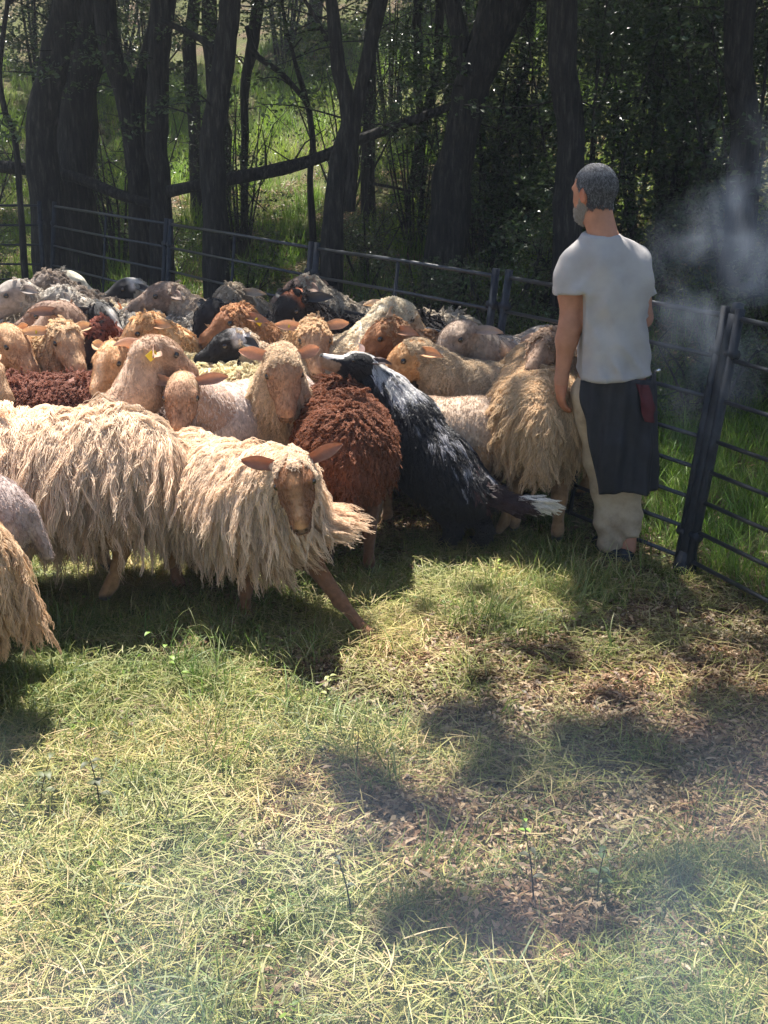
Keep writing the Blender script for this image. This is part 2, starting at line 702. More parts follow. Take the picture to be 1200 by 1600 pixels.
def sheep(label, px=None, py=None, hz=.78, heading=180, yaw=0, pitch=-20, roll=0, anchor='head', scale=1.0, fleece='long', n=1500, m=6,
          wool=CREAM, face=TAN, pat=None, tagged=0, q=1, neck=.28, nup=.21, legs=None, wind=None, flen=None, girth=1.0, ear_droop=.25, ear_len=.14, ears=2, fluff=0, seed=None, group='sheep crowded in the pen', neck_wool=None, pos=None, kink=None, ear_sw=0.0, ear_up=0.0):
    seed = seed or (int(abs(px or 3) * 7 + (py or 5)) % 9973)
    rg = np.random.default_rng(seed)
    HS = 1.2
    s = SDF()
    legs = legs or [(rg.normal(0, .05), rg.normal(0, .05)) for _ in range(4)]
    g = girth
    # trunk
    s.ell((0, 0, .53), (.40, .185 * g, .185 * g), .06, 0)
    s.ell((-.27, 0, .545), (.19, .165 * g, .18 * g), .08, 0)
    s.ell((.24, 0, .53), (.20, .155 * g, .20 * g), .08, 0)
    # neck and head
    hd = rot_zyx(R(yaw), R(pitch), R(roll))
    nb = np.array([.33, 0, .60])
    hb = nb + np.array([math.cos(R(yaw) * .6) * neck * .85, math.sin(R(yaw) * .6) * neck * .85, nup])   # poll
    mid = (nb + hb) / 2 + np.array([.02, 0, .0])
    s.cone(nb - [.08, 0, .02], mid, .135 * g, .095, .08, 1)
    s.cone(mid, hb - hd[:, 0] * .0 - hd[:, 2] * .03, .095, .07, .06, 1)
    def hell(c, r, k, t, rot, neg=False): s.ell(c, np.array(r) * HS, k * HS, t, rot, neg)
    def hcone(a_, b_, ra, rb, k, t): s.cone(a_, b_, ra * HS, rb * HS, k * HS, t)
    H = lambda x, y, z: hb + hd @ (np.array([x, y, z]) * HS)
    hell(H(.035, 0, 0), (.075, .056, .066), .025, 2, hd)
    hell(H(.075, 0, .022), (.06, .05, .04), .02, 2, hd)
    hcone(H(.08, 0, -.012), H(.205, 0, -.04), .048, .029, .03, 2)
    hcone(H(.06, 0, .026), H(.195, 0, -.016), .030, .022, .03, 2)
    hcone(H(.02, 0, -.05), H(.185, 0, -.066), .036, .02, .03, 2)
    for y in (1, -1):
        hell(H(.082, y * .047, .016), (.021, .014, .017), .010, 2, hd)
        hell(H(.078, y * .047, .034), (.024, .012, .008), .012, 2, hd)
        hell(H(.11, y * .036, -.015), (.04, .018, .02), .02, 2, hd)
        hell(H(.218, y * .013, -.034), (.014, .012, .012), .012, 2, hd)
        hell(H(.232, y * .014, -.034), (.008, .004, .006), .004, 2, hd, True)
    hell(H(.2, 0, -.062), (.028, .022, .012), .012, 2, hd)
    hell(H(.225, 0, -.054), (.03, .022, .002), .003, 2, hd, True)
    # legs
    for i, (sx, sy) in enumerate(((1, 1), (1, -1), (-1, 1), (-1, -1))):
        o, lift = legs[i][0], legs[i][1]
        up = max(0, lift)
        if sx > 0:
            pts = [(.24, .09 * sy, .46), (.25 + o * .35, .09 * sy, .29 + up * .5), (.24 + o * .7 - up * .3, .09 * sy, .16 + up), (.24 + o, .09 * sy, .07 + up), (.27 + o, .09 * sy, .025 + up)]
            s.chain(pts, [.075, .042, .027, .023, .026], .03, 3)
        else:
            pts = [(-.27, .09 * sy, .47), (-.20 + o * .4, .10 * sy, .34 + up * .3), (-.34 + o * .8, .09 * sy, .22 + up * .6), (-.31 + o, .09 * sy, .07 + up), (-.28 + o, .09 * sy, .025 + up)]
            s.chain(pts, [.10, .065, .03, .023, .026], .03, 3)
    s.cone((-.44, 0, .58), (-.50, 0, .40), .035, .022, .03, 0)
    hmin = hb - .14
    hmax = hb + .14
    tip = H(.24, 0, -.05)
    lo, hi = np.minimum(H(-.05, 0, 0), tip) - .065, np.maximum(H(-.05, 0, 0), tip) + .065
    h, hf = {1: (.017, .0058), 2: (.022, .009), 3: (.026, .0115)}[q]
    V, F = s.polygonise(h, [(lo, hi, hf)])
    T = s.tags(V)
    # colours
    Lh = (V - hb) @ hd / HS
    wool, face = np.array(wool), np.array(face)
    C = np.tile(wool * (1.0 if fleece in ('shorn',) else .8), (len(V), 1))
    fc = np.tile(face, (len(V), 1))
    if pat: fc = pat(Lh, fc)
    dark = (Lh[:, 0] > .205) & (Lh[:, 2] > -.062) & (Lh[:, 2] < -.025)
    fc[dark] = fc[dark] * .45 + .02
    mouth = (np.abs(Lh[:, 2] + .054) < .004) & (Lh[:, 0] > .17)
    fc[mouth] *= .4
    eyes = np.exp(-((Lh[:, 0] - .084) / .02) ** 2 - ((Lh[:, 2] - .014) / .014) ** 2) * (np.abs(Lh[:, 1]) > .03)
    fc *= (1 - .7 * eyes)[:, None]
    nostr = np.exp(-((Lh[:, 0] - .232) / .010) ** 2 - ((np.abs(Lh[:, 1]) - .015) / .006) ** 2 - ((Lh[:, 2] + .034) / .008) ** 2)
    fc *= (1 - .85 * nostr)[:, None]
    neckc = wool if (neck_wool if neck_wool is not None else fleece != 'shorn') else face * .8 + wool * .2
    C[T == 1] = neckc * (.85 if fleece != 'shorn' else 1)
    C[T == 2] = fc[T == 2]
    lg = T == 3
    C[lg] = face * .75
    C[V[:, 2] < .045] = (.04, .03, .025)
    C *= (.8 + .4 * fbm(V * 14))[:, None]
    # place
    hd_w = heading
    rz = R(hd_w)
    c_, s_ = math.cos(rz), math.sin(rz)
    if pos is not None:
        loc = np.array([pos[0], pos[1], 0.0])
    else:
        tgt = P(px, py, hz)
        if anchor == 'head': a = H(.09, 0, 0) * scale
        elif anchor == 'back': a = np.array([0, 0, .72]) * scale
        elif anchor == 'rump': a = np.array([-.30, 0, .72]) * scale
        loc = tgt - np.array([c_ * a[0] - s_ * a[1], s_ * a[0] + c_ * a[1], 0])
        loc[2] = hz - a[2]
        loc[2] = min(max(loc[2], -.10), .16)
    r = empty('sheep', loc, rz, label, 'sheep', group)
    r.scale = (scale,) * 3
    FEET[label] = loc
    body = mobj('body', V, F, M_SKIN, r, C)
    # ears
    e = ear_data('ear', ear_len * 1.1, .064, ear_droop, np.minimum(face * 1.3 + .04, .8), np.minimum(face * 1.5 + .1, .85), M_EAR)
    for y in (1, -1)[:ears]:
        me = e
        B = Matrix.Rotation(0, 3, 'X')
        hx = hd @ np.array([-.35 + ear_sw * y, y * .9, .05 - .12 + ear_up]) 
        hx = norm(hx)
        upv = norm(hd[:, 2] * .9 + hd[:, 0] * .55)
        xa = norm(np.cross(hx, upv))
        za = np.cross(xa, hx)
        m4 = np.eye(4)
        m4[:3, 0], m4[:3, 1], m4[:3, 2] = xa, hx, za
        m4[:3, 3] = H(.012, y * .045, .022)
        eo = put(bpy.data.objects.new('ear', e), r, m4)
        if tagged and y == tagged:
            tm = np.eye(4)
            tm[:3, 3] = (0, .075, -.03)
            put(bpy.data.objects.new('ear_tag', TAG), eo, tm)
        m5 = np.eye(4)
        m5[:3, :3] *= HS
        m5[:3, 3] = H(.087, y * .0565, .0165)
        put(bpy.data.objects.new('eye', EYE), r, m5)
    if q <= 2 and anchor == 'head':
        def hcol(p):
            L_ = (p - hb) @ hd / HS
            c = np.tile(face, (len(p), 1))
            if pat: c = pat(L_, c)
            dk = (L_[:, 0] > .205) & (L_[:, 2] > -.062) & (L_[:, 2] < -.025)
            c[dk] = c[dk] * .45 + .02
            e_ = np.exp(-((L_[:, 0] - .084) / .02) ** 2 - ((L_[:, 2] - .014) / .014) ** 2) * (np.abs(L_[:, 1]) > .03)
            return c * (1 - .6 * e_)[:, None] * (.7 + .6 * fbm(L_ * 40))[:, None]
        okf = (T == 2) & (np.linalg.norm(np.stack([Lh[:, 0] - .085, np.abs(Lh[:, 1]) - .0565, Lh[:, 2] - .0165], -1), axis=1) > .020) & (Lh[:, 0] < .222)
        grow('face_hair', r, s, V, F, okf * 1.0, 2600 if q == 1 else 1100, 2, .011 * (1 if q == 1 else 1.4), M_WOOL, hcol, k=4, r0=.0008, r1=.0004, stand=.55, grav=.3, clump_r=.005, clumpy=.2, wave=.0005, jit=.0008, lat=0, margin=.001,
             comb=lambda p, n: np.tile(hd[:, 0] * -.9 * (-1), (len(p), 1)), seed=seed + 1)
    # fleece
    w = np.zeros(len(V))
    w[(T == 0)] = 1
    if fleece != 'shorn' or neck_wool: w[T == 1] = 1.2
    w[(T == 3) & (V[:, 2] > .42)] = .6
    w[(V[:, 2] < .40)] *= .7
    dirt = wool * np.array([.62, .50, .42])

    def colf(p):
        k = np.clip((.56 - p[:, 2]) / .3 + (fbm(p * 7 + 3) - .5) * 1.6, 0, 1)[:, None] * (.8 if fleece == 'long' else .4)
        return (wool * (1 - k) + dirt * k) * (.66 + .62 * fbm(p * 11 + seed % 17))[:, None]
    if fleece == 'long':
        w2 = w + ((T == 2) & (Lh[:, 0] < .03 + .03 * fluff)) * (.8 + fluff)
        grow('fleece', r, s, V, F, w2, n, m, flen or .15, M_WOOL, colf, k=9, stand=.75, grav=.34, clump_r=.017, clumpy=.72, wave=.009, freq=1.5, jit=.005, wind=wind, seed=seed,
             r0=.0013, r1=.0007, lvar=.5, lenf=lambda p: np.where(p[:, 2] > .66, .65, np.where(p[:, 2] < .42, .72, 1.0)) * np.where(np.linalg.norm(p - hb, axis=1) < .15, .35, 1))
    elif fleece == 'curly':
        w2 = w + ((T == 2) & (Lh[:, 0] < .02 + .04 * fluff)) * (.8 + fluff)
        grow('fleece', r, s, V, F, w2, n, m, flen or .065, M_WOOL, colf, k=8, stand=1.0, grav=.2, clump_r=.011, wave=.008, freq=2.0, jit=.004, wind=wind, seed=seed,
             r0=.0024, r1=.0014, lenf=lambda p: np.where(np.linalg.norm(p - hb, axis=1) < .15, .5, 1))
    else:
        grow('fleece', r, s, V, F, w + (T == 1) * .6, n, m, flen or .017, M_WOOL, colf, k=4, stand=.9, grav=.4, clump_r=.012, wave=.001, jit=.001, seed=seed, r0=.0010, r1=.0006)
    return r


def p_bridge(c):                      # pale blaze down the bridge of the nose
    c = np.array(c)

    def f(L, fc):
        w = np.clip(1.3 - np.abs(L[:, 1]) / .02, 0, 1) * np.clip((L[:, 0] - .06) / .03, 0, 1) * np.clip((L[:, 2] + .04) / .02, 0, 1)
        return fc * (1 - w[:, None]) + c * w[:, None]
    return f


def p_poll(c, dark=None):             # a different poll
    c = np.array(c)

    def f(L, fc):
        w = np.clip((.06 - L[:, 0]) / .03, 0, 1) * np.clip((L[:, 2] + .01) / .02, 0, 1)
        r = fc * (1 - w[:, None]) + c * w[:, None]
        if dark is not None:
            q = (np.clip((np.abs(L[:, 1]) - .03) / .01, 0, 1) * np.clip((L[:, 0] - .05) / .02, 0, 1))[:, None]
            r = r * (1 - q) + np.array(dark) * q
        return r
    return f

#@@REST@@

# ------------------------------------------------------------------ the ground
def gz(x, y):
    x, y = np.asarray(x, float), np.asarray(y, float)
    d = np.maximum(y - np.clip(10.4 - .85 * x, 7.6, 12.9), 0)
    z = .040 * d ** 1.62
    q = np.stack([x, y, np.zeros_like(x)], -1)
    z = z + (fbm(q * 1.1, 3) - .5) * .07 * np.clip((y - .5) / 2, 0, 1) + (fbm(q * .45 + 9, 2) - .5) * .55 * np.clip((d - 1.5) / 4, 0, 1)
    return z


gx = np.concatenate([np.linspace(-70, -8, 26)[:-1], np.linspace(-8, 8, 190), np.linspace(8, 70, 26)[1:]])
gy = np.concatenate([np.linspace(-12, 1, 14)[:-1], np.linspace(1, 9, 110)[:-1], np.linspace(9, 30, 130)[:-1], np.linspace(30, 90, 30)])
GX, GY = np.meshgrid(gx, gy, indexing='ij')
GZ = gz(GX, GY)
nx_, ny_ = GX.shape
ii = np.arange(nx_ * ny_).reshape(nx_, ny_)
gf = np.stack([ii[:-1, :-1], ii[1:, :-1], ii[1:, 1:], ii[:-1, 1:]], -1).reshape(-1, 4)
M_GROUND, nt, b = mat_new('soil_and_litter')
g = nt.nodes.new('ShaderNodeNewGeometry')
n1 = noise_node(nt, 1.3, 5, vec=g.outputs['Position'])
n2 = noise_node(nt, 30, 6, vec=g.outputs['Position'], rough=.7)
n3 = noise_node(nt, 110, 3, vec=g.outputs['Position'])
c1 = ramp(nt, n2.outputs[0], [(.3, (.05, .034, .022)), (.5, (.13, .09, .058)), (.7, (.27, .205, .14))])
c2 = ramp(nt, n2.outputs[0], [(.3, (.035, .045, .014)), (.55, (.12, .13, .045)), (.75, (.26, .23, .11))])
mr = ramp(nt, n1.outputs[0], [(.36, (0, 0, 0)), (.54, (1, 1, 1))])
lk(nt, mixc(nt, mr.outputs[0], c1.outputs[0], c2.outputs[0]), b.inputs['Base Color'])
b.inputs['Roughness'].default_value = .95
b.inputs['Specular IOR Level'].default_value = .15
add = nt.nodes.new('ShaderNodeMath')
lk(nt, n2.outputs[0], add.inputs[0])
lk(nt, n3.outputs[0], add.inputs[1])
bump(nt, b, add.outputs[0], .9, .03)
tag(mobj('ground', np.stack([GX, GY, GZ], -1).reshape(-1, 3), gf, M_GROUND), kind='structure')


# ------------------------------------------------------------------ grass, straw, litter (scattered by geometry nodes)
def blades(n, rad, hmin, hmax, wid, lean, cols, seed, segs=4, lie=0.0, curl=.5):
    rg = np.random.default_rng(seed)
    vs, fs, cs = [], [], []
    for q in range(n):
        a, r = rg.random() * 6.28, rad * math.sqrt(rg.random())
        p = np.array([r * math.cos(a), r * math.sin(a), -.01])
        h = rg.uniform(hmin, hmax)
        d = rg.normal(0, 1, 2)
        d /= np.linalg.norm(d)
        side = np.array([-d[1], d[0], 0])
        if lie and rg.random() < lie:
            dirv = norm(np.array([d[0], d[1], rg.uniform(-.05, .25)]))
            p[2] = rg.uniform(.0, .05)
            cv = rg.normal(0, .5)
        else:
            dirv = norm(np.array([d[0] * lean * rg.random(), d[1] * lean * rg.random(), 1]))
            cv = 0
        w = wid * rg.uniform(.6, 1.3)
        c = np.array(cols[rg.integers(len(cols))]) * rg.uniform(.75, 1.25)
        o = len(vs)
        cb = rg.uniform(.3, 1.3) * curl
        for i in range(segs + 1):
            t = i / segs
            ww = w * (1 - t) ** .6 * .5 + .0002
            vs += [p + side * ww, p - side * ww]
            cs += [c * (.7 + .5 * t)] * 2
            dirv = norm(dirv + np.array([d[0], d[1], -.55]) * cb * t * .9 + side * cv * .4)
            p = p + dirv * h / segs
            p[2] = max(p[2], .002) if i else p[2]
        for i in range(segs):
            fs.append((o + 2 * i, o + 2 * i + 1, o + 2 * i + 3, o + 2 * i + 2))
    return np.array(vs), np.array(fs), np.array(cs)


GRN = [(.12, .175, .04), (.17, .22, .06), (.25, .28, .11), (.08, .13, .03), (.30, .29, .15)]
YEL = [(.38, .36, .13), (.34, .34, .12), (.50, .45, .22), (.27, .29, .09)]
DRY = [(.42, .33, .19), (.50, .41, .25), (.33, .24, .13), (.26, .17, .10)]
LITT = [(.17, .10, .065), (.26, .17, .11), (.36, .25, .17), (.11, .07, .05), (.45, .34, .25)]


def proto_set(name, makers):
    c = bpy.data.collections.new(name)
    for i, (v, f, col) in enumerate(makers):
        o = bpy.data.objects.new('%s_tuft_%02d' % (name, i), mesh_data(name, v, f, M_GRASS, col))
        c.objects.link(o)
    return c, len(makers)


def scatter(name, pts, scl, protos, seed=0, tilt=.12, label=None, cat=None):
    col, npro = protos
    rg = np.random.default_rng(seed)
    n = len(pts)
    me = bpy.data.meshes.new(name)
    me.vertices.add(n)
    me.vertices.foreach_set('co', np.asarray(pts, np.float32).ravel())
    a = me.attributes.new('scl', 'FLOAT', 'POINT')
    a.data.foreach_set('value', np.asarray(scl, np.float32))
    a = me.attributes.new('idx', 'INT', 'POINT')
    a.data.foreach_set('value', rg.integers(0, npro, n).astype(np.int32))
    a = me.attributes.new('rot', 'FLOAT_VECTOR', 'POINT')
    rot = np.stack([rg.normal(0, tilt, n), rg.normal(0, tilt, n), rg.random(n) * 6.283], -1)
    a.data.foreach_set('vector', rot.astype(np.float32).ravel())
    ng = bpy.data.node_groups.new(name, 'GeometryNodeTree')
    ng.interface.new_socket('Geometry', in_out='INPUT', socket_type='NodeSocketGeometry')
    ng.interface.new_socket('Geometry', in_out='OUTPUT', socket_type='NodeSocketGeometry')
    N = ng.nodes
    gi, go = N.new('NodeGroupInput'), N.new('NodeGroupOutput')
    ci = N.new('GeometryNodeCollectionInfo')
    ci.inputs['Collection'].default_value = col
    ci.inputs['Separate Children'].default_value = True
    ci.inputs['Reset Children'].default_value = True
    ip = N.new('GeometryNodeInstanceOnPoints')
    ip.inputs['Pick Instance'].default_value = True

    def na(nm, t):
        x = N.new('GeometryNodeInputNamedAttribute')
        x.data_type = t
        x.inputs['Name'].default_value = nm
        return x.outputs['Attribute']
    ng.links.new(gi.outputs[0], ip.inputs['Points'])
    ng.links.new(ci.outputs[0], ip.inputs['Instance'])
    ng.links.new(na('idx', 'INT'), ip.inputs['Instance Index'])
    ng.links.new(na('rot', 'FLOAT_VECTOR'), ip.inputs['Rotation'])
    ng.links.new(na('scl', 'FLOAT'), ip.inputs['Scale'])
    ng.links.new(ip.outputs[0], go.inputs[0])
    o = bpy.data.objects.new(name, me)
    COL.objects.link(o)
    md = o.modifiers.new('scatter', 'NODES')
    md.node_group = ng
    tag(o, label, cat, kind='stuff')
    return o


def field(n, x0, x1, y0, y1, dens, seed):
    rg = np.random.default_rng(seed)
    y = rg.uniform(y0, y1, n)
    x = rg.uniform(x0, x1, n)
    k = (np.abs(x) < .36 * (y + 1.0) + .5) & (rg.random(n) < dens(x, y))
    x, y = x[k], y[k]
    return np.stack([x, y, gz(x, y)], -1)


def bare(x, y):                      # 1 on the trodden patch at the right of the pen mouth
    q = np.stack([x, y, x * 0], -1)
    e = ((x - 1.35) / 1.15) ** 2 + ((y - 3.85) / .8) ** 2
    e2 = ((x - .65) / .95) ** 2 + ((y - 3.2) / .36) ** 2
    e3 = ((x - .55) / .4) ** 2 + ((y - 2.62) / .18) ** 2
    e = np.minimum(e, ((x + .0) / .35) ** 2 + ((y - 4.0) / .22) ** 2)
    e = np.minimum(e, ((x - 1.5) / .5) ** 2 + ((y - 4.7) / .3) ** 2)
    far = np.clip((fbm(q * 1.3 + 40, 3) - .60) * 7, 0, 1) * .75
    return np.clip(np.maximum(1.7 - np.minimum(np.minimum(e, e2), e3) + (fbm(q * 3.5, 3) - .5) * 2.2, far), 0, 1)


def patchy(x, y, s=1.7, o=0):
    return np.clip((fbm(np.stack([x, y, x * 0 + o], -1) * s, 3) - .36) * 4.2, 0, 1)


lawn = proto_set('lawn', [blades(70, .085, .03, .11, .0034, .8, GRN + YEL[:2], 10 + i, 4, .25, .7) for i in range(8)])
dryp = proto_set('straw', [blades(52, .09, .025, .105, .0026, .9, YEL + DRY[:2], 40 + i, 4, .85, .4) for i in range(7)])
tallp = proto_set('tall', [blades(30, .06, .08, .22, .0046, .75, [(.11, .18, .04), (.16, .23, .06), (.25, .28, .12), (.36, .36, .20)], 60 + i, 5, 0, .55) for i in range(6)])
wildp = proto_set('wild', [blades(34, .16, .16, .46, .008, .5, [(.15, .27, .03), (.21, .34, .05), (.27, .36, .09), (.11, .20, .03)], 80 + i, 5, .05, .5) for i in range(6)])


def litter(n, rad, seed):
    rg = np.random.default_rng(seed)
    vs, fs, cs = [], [], []
    for q in range(n):
        a, r = rg.random() * 6.28, rad * math.sqrt(rg.random())
        p = np.array([r * math.cos(a), r * math.sin(a), rg.uniform(0, .02)])
        L, w = rg.uniform(.012, .045), rg.uniform(.004, .014)
        t = norm(rg.normal(0, 1, 3) * np.array([1, 1, .3]))
        s_ = norm(np.cross(t, np.array([0, 0, 1.0]) + rg.normal(0, .35, 3)))
        nn = np.cross(s_, t)
        c = np.array(LITT[rg.integers(len(LITT))]) * rg.uniform(.8, 1.2)
        o = len(vs)
        vs += [p - t * L * .5, p + s_ * w * .5 + nn * w * .3, p + t * L * .5, p - s_ * w * .5 + nn * w * .3]
        cs += [c] * 4
        fs.append((o, o + 1, o + 2, o + 3))
    return np.array(vs), np.array(fs), np.array(cs)


litp = proto_set('litter', [litter(60, .13, 100 + i) for i in range(5)])


def clover(seed):
    rg = np.random.default_rng(seed)
    vs, fs, cs = [], [], []
    for q in range(9):
        a, r = rg.random() * 6.28, .06 * math.sqrt(rg.random())
        c0 = np.array([r * math.cos(a), r * math.sin(a), rg.uniform(.02, .07)])
        R_ = rg.uniform(.004, .009)
        nrm = norm(np.array([0, 0, 1.0]) + rg.normal(0, .4, 3))
        u = norm(np.cross(nrm, [1, .2, 0]))
        w = np.cross(nrm, u)
        c = np.array([.15, .22, .045]) * rg.uniform(.7, 1.3)
        o = len(vs)
        el = rg.uniform(.55, 1)
        vs.append(c0 - nrm * R_ * .2)
        cs.append(c)
        for k in range(8):
            t = k / 8 * 6.283
            vs.append(c0 + u * math.cos(t) * R_ + w * math.sin(t) * R_ * el)
            cs.append(c * 1.05)
        for k in range(0, 8, 2):
            fs.append((o, o + 1 + k, o + 1 + (k + 1) % 8, o + 1 + (k + 2) % 8))
    return np.array(vs), np.array(fs), np.array(cs)


clop = proto_set('clover', [clover(130 + i) for i in range(4)])

p = field(16000, -2.6, 3.4, 1.9, 8.5, lambda x, y: (.35 + .65 * patchy(x, y)) * (1 - .93 * bare(x, y)) * np.where(y > 5.6, .35, 1), 1)
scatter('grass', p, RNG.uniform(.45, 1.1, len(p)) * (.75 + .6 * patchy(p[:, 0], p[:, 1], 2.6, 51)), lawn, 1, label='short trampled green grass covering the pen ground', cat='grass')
p = field(11000, -2.6, 3.4, 1.9, 7.5, lambda x, y: (.10 + .90 * patchy(x, y, 2.1, 5) ** 1.6) * (1 - .45 * bare(x, y)) * np.where(y < 3.1, .7, 1) * np.where(y > 5.6, .3, 1), 2)
scatter('straw', p, RNG.uniform(.6, 1.4, len(p)), dryp, 2, .06, 'dry yellow straw strewn over the grass', 'straw')
p = field(4200, -2.6, 3.4, 1.7, 6.0, lambda x, y: patchy(x, y, 1.8, 9) ** 2 * (1 - bare(x, y)) * np.where(y < 3.0, 1.0, .6), 3)
scatter('tall_grass', p, RNG.uniform(.4, 1.05, len(p)) * (.75 + .5 * patchy(p[:, 0], p[:, 1], 1.1, 71)), tallp, 3, .2, 'taller loose grass tufts in the near lawn', 'grass')
p = field(14000, -2.6, 3.8, 1.9, 7.0, lambda x, y: np.clip(bare(x, y) * .95 + .06, 0, 1), 4)
scatter('leaf_litter', p, RNG.uniform(.6, 1.3, len(p)), litp, 4, .1, 'brown leaf and chaff litter on the trodden bare patch', 'litter')
p = field(900, -2.6, 3.0, 1.8, 5.5, lambda x, y: patchy(x, y, 1.9, 3) * (1 - bare(x, y)), 5)
scatter('clover', p, RNG.uniform(.6, 1.2, len(p)), clop, 5, .2, 'small round leaved clover among the grass', 'clover')


# ------------------------------------------------------------------ the fence
_o = np.array([.125, .07])


def post_top(px, py):
    return P(px, py, 1.17)[:2] - _o



FP = [post_top(85, 318) + np.array([-2.2, .1]), post_top(85, 318), post_top(267, 345), post_top(495, 382), post_top(787, 427), P(1067, 903, 0)[:2], np.array([2.12, 3.42])]
ZR = [.085, .22, .355, .49, .625, .80, .975, 1.15]
LAB = ['hurdle at the left end running out behind the trees', 'hurdle behind the brown faced sheep at the back left', 'hurdle in front of the sunlit leaf litter at the back',
       'hurdle behind the woolly pale backed sheep', 'hurdle right behind the man in the grey shirt', 'nearest hurdle with sunlit bars at the right edge']
for i in range(len(FP) - 1):
    a, b_ = FP[i], FP[i + 1]
    d = (b_ - a) / np.linalg.norm(b_ - a)
    a2, b2 = a + d * .035, b_ - d * .035
    L = np.linalg.norm(b2 - a2)
    za, zb = float(gz(*a)), float(gz(*b_))
    out = np.array([-d[1], d[0]])
    ln = .12 + .02 * (i >= 4)
    r = empty('hurdle', (a2[0], a2[1], za), math.atan2(d[1], d[0]), 'dark steel sheep ' + LAB[i], 'fence', 'steel hurdles round the pen')
    dz = zb - za

    def lean(x, z):                 # hurdles lean outwards a little
        return (x, ln * (z - .05), z + dz * x / L)
    br = [lean(0, 0), lean(0, 1.19)]
    for xx in (0, L):
        m = MB()
        m.tube([lean(xx, -.03), lean(xx, .6), lean(xx, 1.19)], .021, 10)
        m.build('upright', M_METALD, r)
    m = MB()
    m.tube([lean(L * .5, .07), lean(L * .5 + .002, 1.15)], .011, 8)
    m.build('brace', M_METALD, r)
    for z in ZR:
        m = MB()
        sag = -.006 * math.sin(z * 40 + i)
        m.tube([lean(.0, z), lean(L * .5, z + sag), lean(L, z)], .0115 if z > 1 else .010, 8)
        m.build('rail', M_METAL, r)
    for xx in (0, L):
        for z in (.2, 1.0):
            m = MB()
            q = np.array(lean(xx, z))
            m.tube([q + [-.028, 0, 0], q + [.028, 0, 0]], .024, 8)
            m.build('coupling', M_METALD, r)
q = FP[5]
r = empty('fence_post', (q[0], q[1], 0), 0, 'thick dark steel fence post with a tapered top beside the man', 'post')
dn = norm(np.array([.9, .43]))
tp = lambda z: (dn[0] * .145 * z, dn[1] * .145 * z, z)
m = MB()
m.tube([tp(-.05), tp(.5), tp(1.08), tp(1.17)], [.036, .036, .036, .032], 14)
m.build('tube', M_METALD, r)
m = MB()
m.tube([tp(1.165), tp(1.215), tp(1.22)], [.028, .026, .006], 12)
m.build('cap', M_METAL, r)
m = MB()
m.tube([tp(-.04), tp(.07), tp(.12), tp(.13)], [.052, .050, .040, .030], 12)
m.build('foot_collar', M_METALD, r)

# ------------------------------------------------------------------ leaves and trees
def leaf_cloud(centres, radii, n, size, cols, seed, flat=.75, drop=0.0, hollow=.25):
    """n small folded leaves spread through clumps"""
    rg = np.random.default_rng(seed)
    centres, radii = np.asarray(centres, float), np.asarray(radii, float)
    w = radii ** 2
    ci = rg.choice(len(centres), n, p=w / w.sum())
    d = norm(rg.normal(0, 1, (n, 3)))
    rr = radii[ci] * (hollow + (1 - hollow) * rg.random(n)) ** .6
    p = centres[ci] + d * rr[:, None] * np.array([1, 1, flat])
    t = norm(rg.normal(0, 1, (n, 3)) * [1, 1, .5] + [0, 0, -drop])
    nn = norm(np.array([0, 0, 1.0]) + rg.normal(0, .75, (n, 3)))
    s_ = norm(np.cross(t, nn))
    nn = np.cross(s_, t)
    L = size * rg.uniform(.6, 1.35, n)[:, None]
    W = L * rg.uniform(.42, .62, n)[:, None]
    v = np.stack([p - t * L * .5, p + s_ * W * .5 + nn * W * .22 - t * L * .05, p + t * L * .5, p - s_ * W * .5 + nn * W * .22 - t * L * .05], 1).reshape(-1, 3)
    b0 = np.arange(n)[:, None] * 4
    f = np.concatenate([b0 + np.array([[0, 1, 2]]), b0 + np.array([[0, 2, 3]])])
    cols = np.array(cols)
    c = cols[rg.integers(0, len(cols), n)] * rg.uniform(.7, 1.3, (n, 1))
    return v, f, np.repeat(c, 4, 0)


LG = [(.05, .085, .028), (.065, .10, .035), (.04, .07, .03), (.08, .11, .045)]


def crown_set(seed, n, rad, size, zs=1.0):
    """branches radiating from the origin and a cloud of leaves on them"""
    rg = np.random.default_rng(seed)
    m = MB()
    cs, rs = [], []
    for k in range(9):
        a = k * 2.4 + rg.normal(0, .3)
        e = rg.uniform(.0, 1.0)
        L = rad * rg.uniform(.6, 1.05)
        end = np.array([math.cos(a) * math.cos(e), math.sin(a) * math.cos(e), math.sin(e) * zs]) * L
        midp = end * .5 + rg.normal(0, .12 * rad / 2, 3)
        pts = spline([np.array([0, 0, -.1]), midp, end], 7)
        m.tube(pts, np.linspace(.055, .012, 7), 6)
        for q in range(5):
            t = rg.uniform(.35, 1)
            o = pts[int(t * 6)]
            d = norm(rg.normal(0, 1, 3)) * rad * .28
            m.tube([o, o + d * .5 + rg.normal(0, .04, 3), o + d], [.014, .009, .004], 5)
            cs.append(o + d)
            rs.append(rad * rg.uniform(.14, .3))
    v, f, c = leaf_cloud(cs, rs, n, size, LG, seed)
    return m.data('branches', M_BARK), mesh_data('crown', v, f, M_LEAF, c, False)


CROWNS = [crown_set(200 + i, 10000, 2.3, .085) for i in range(3)]


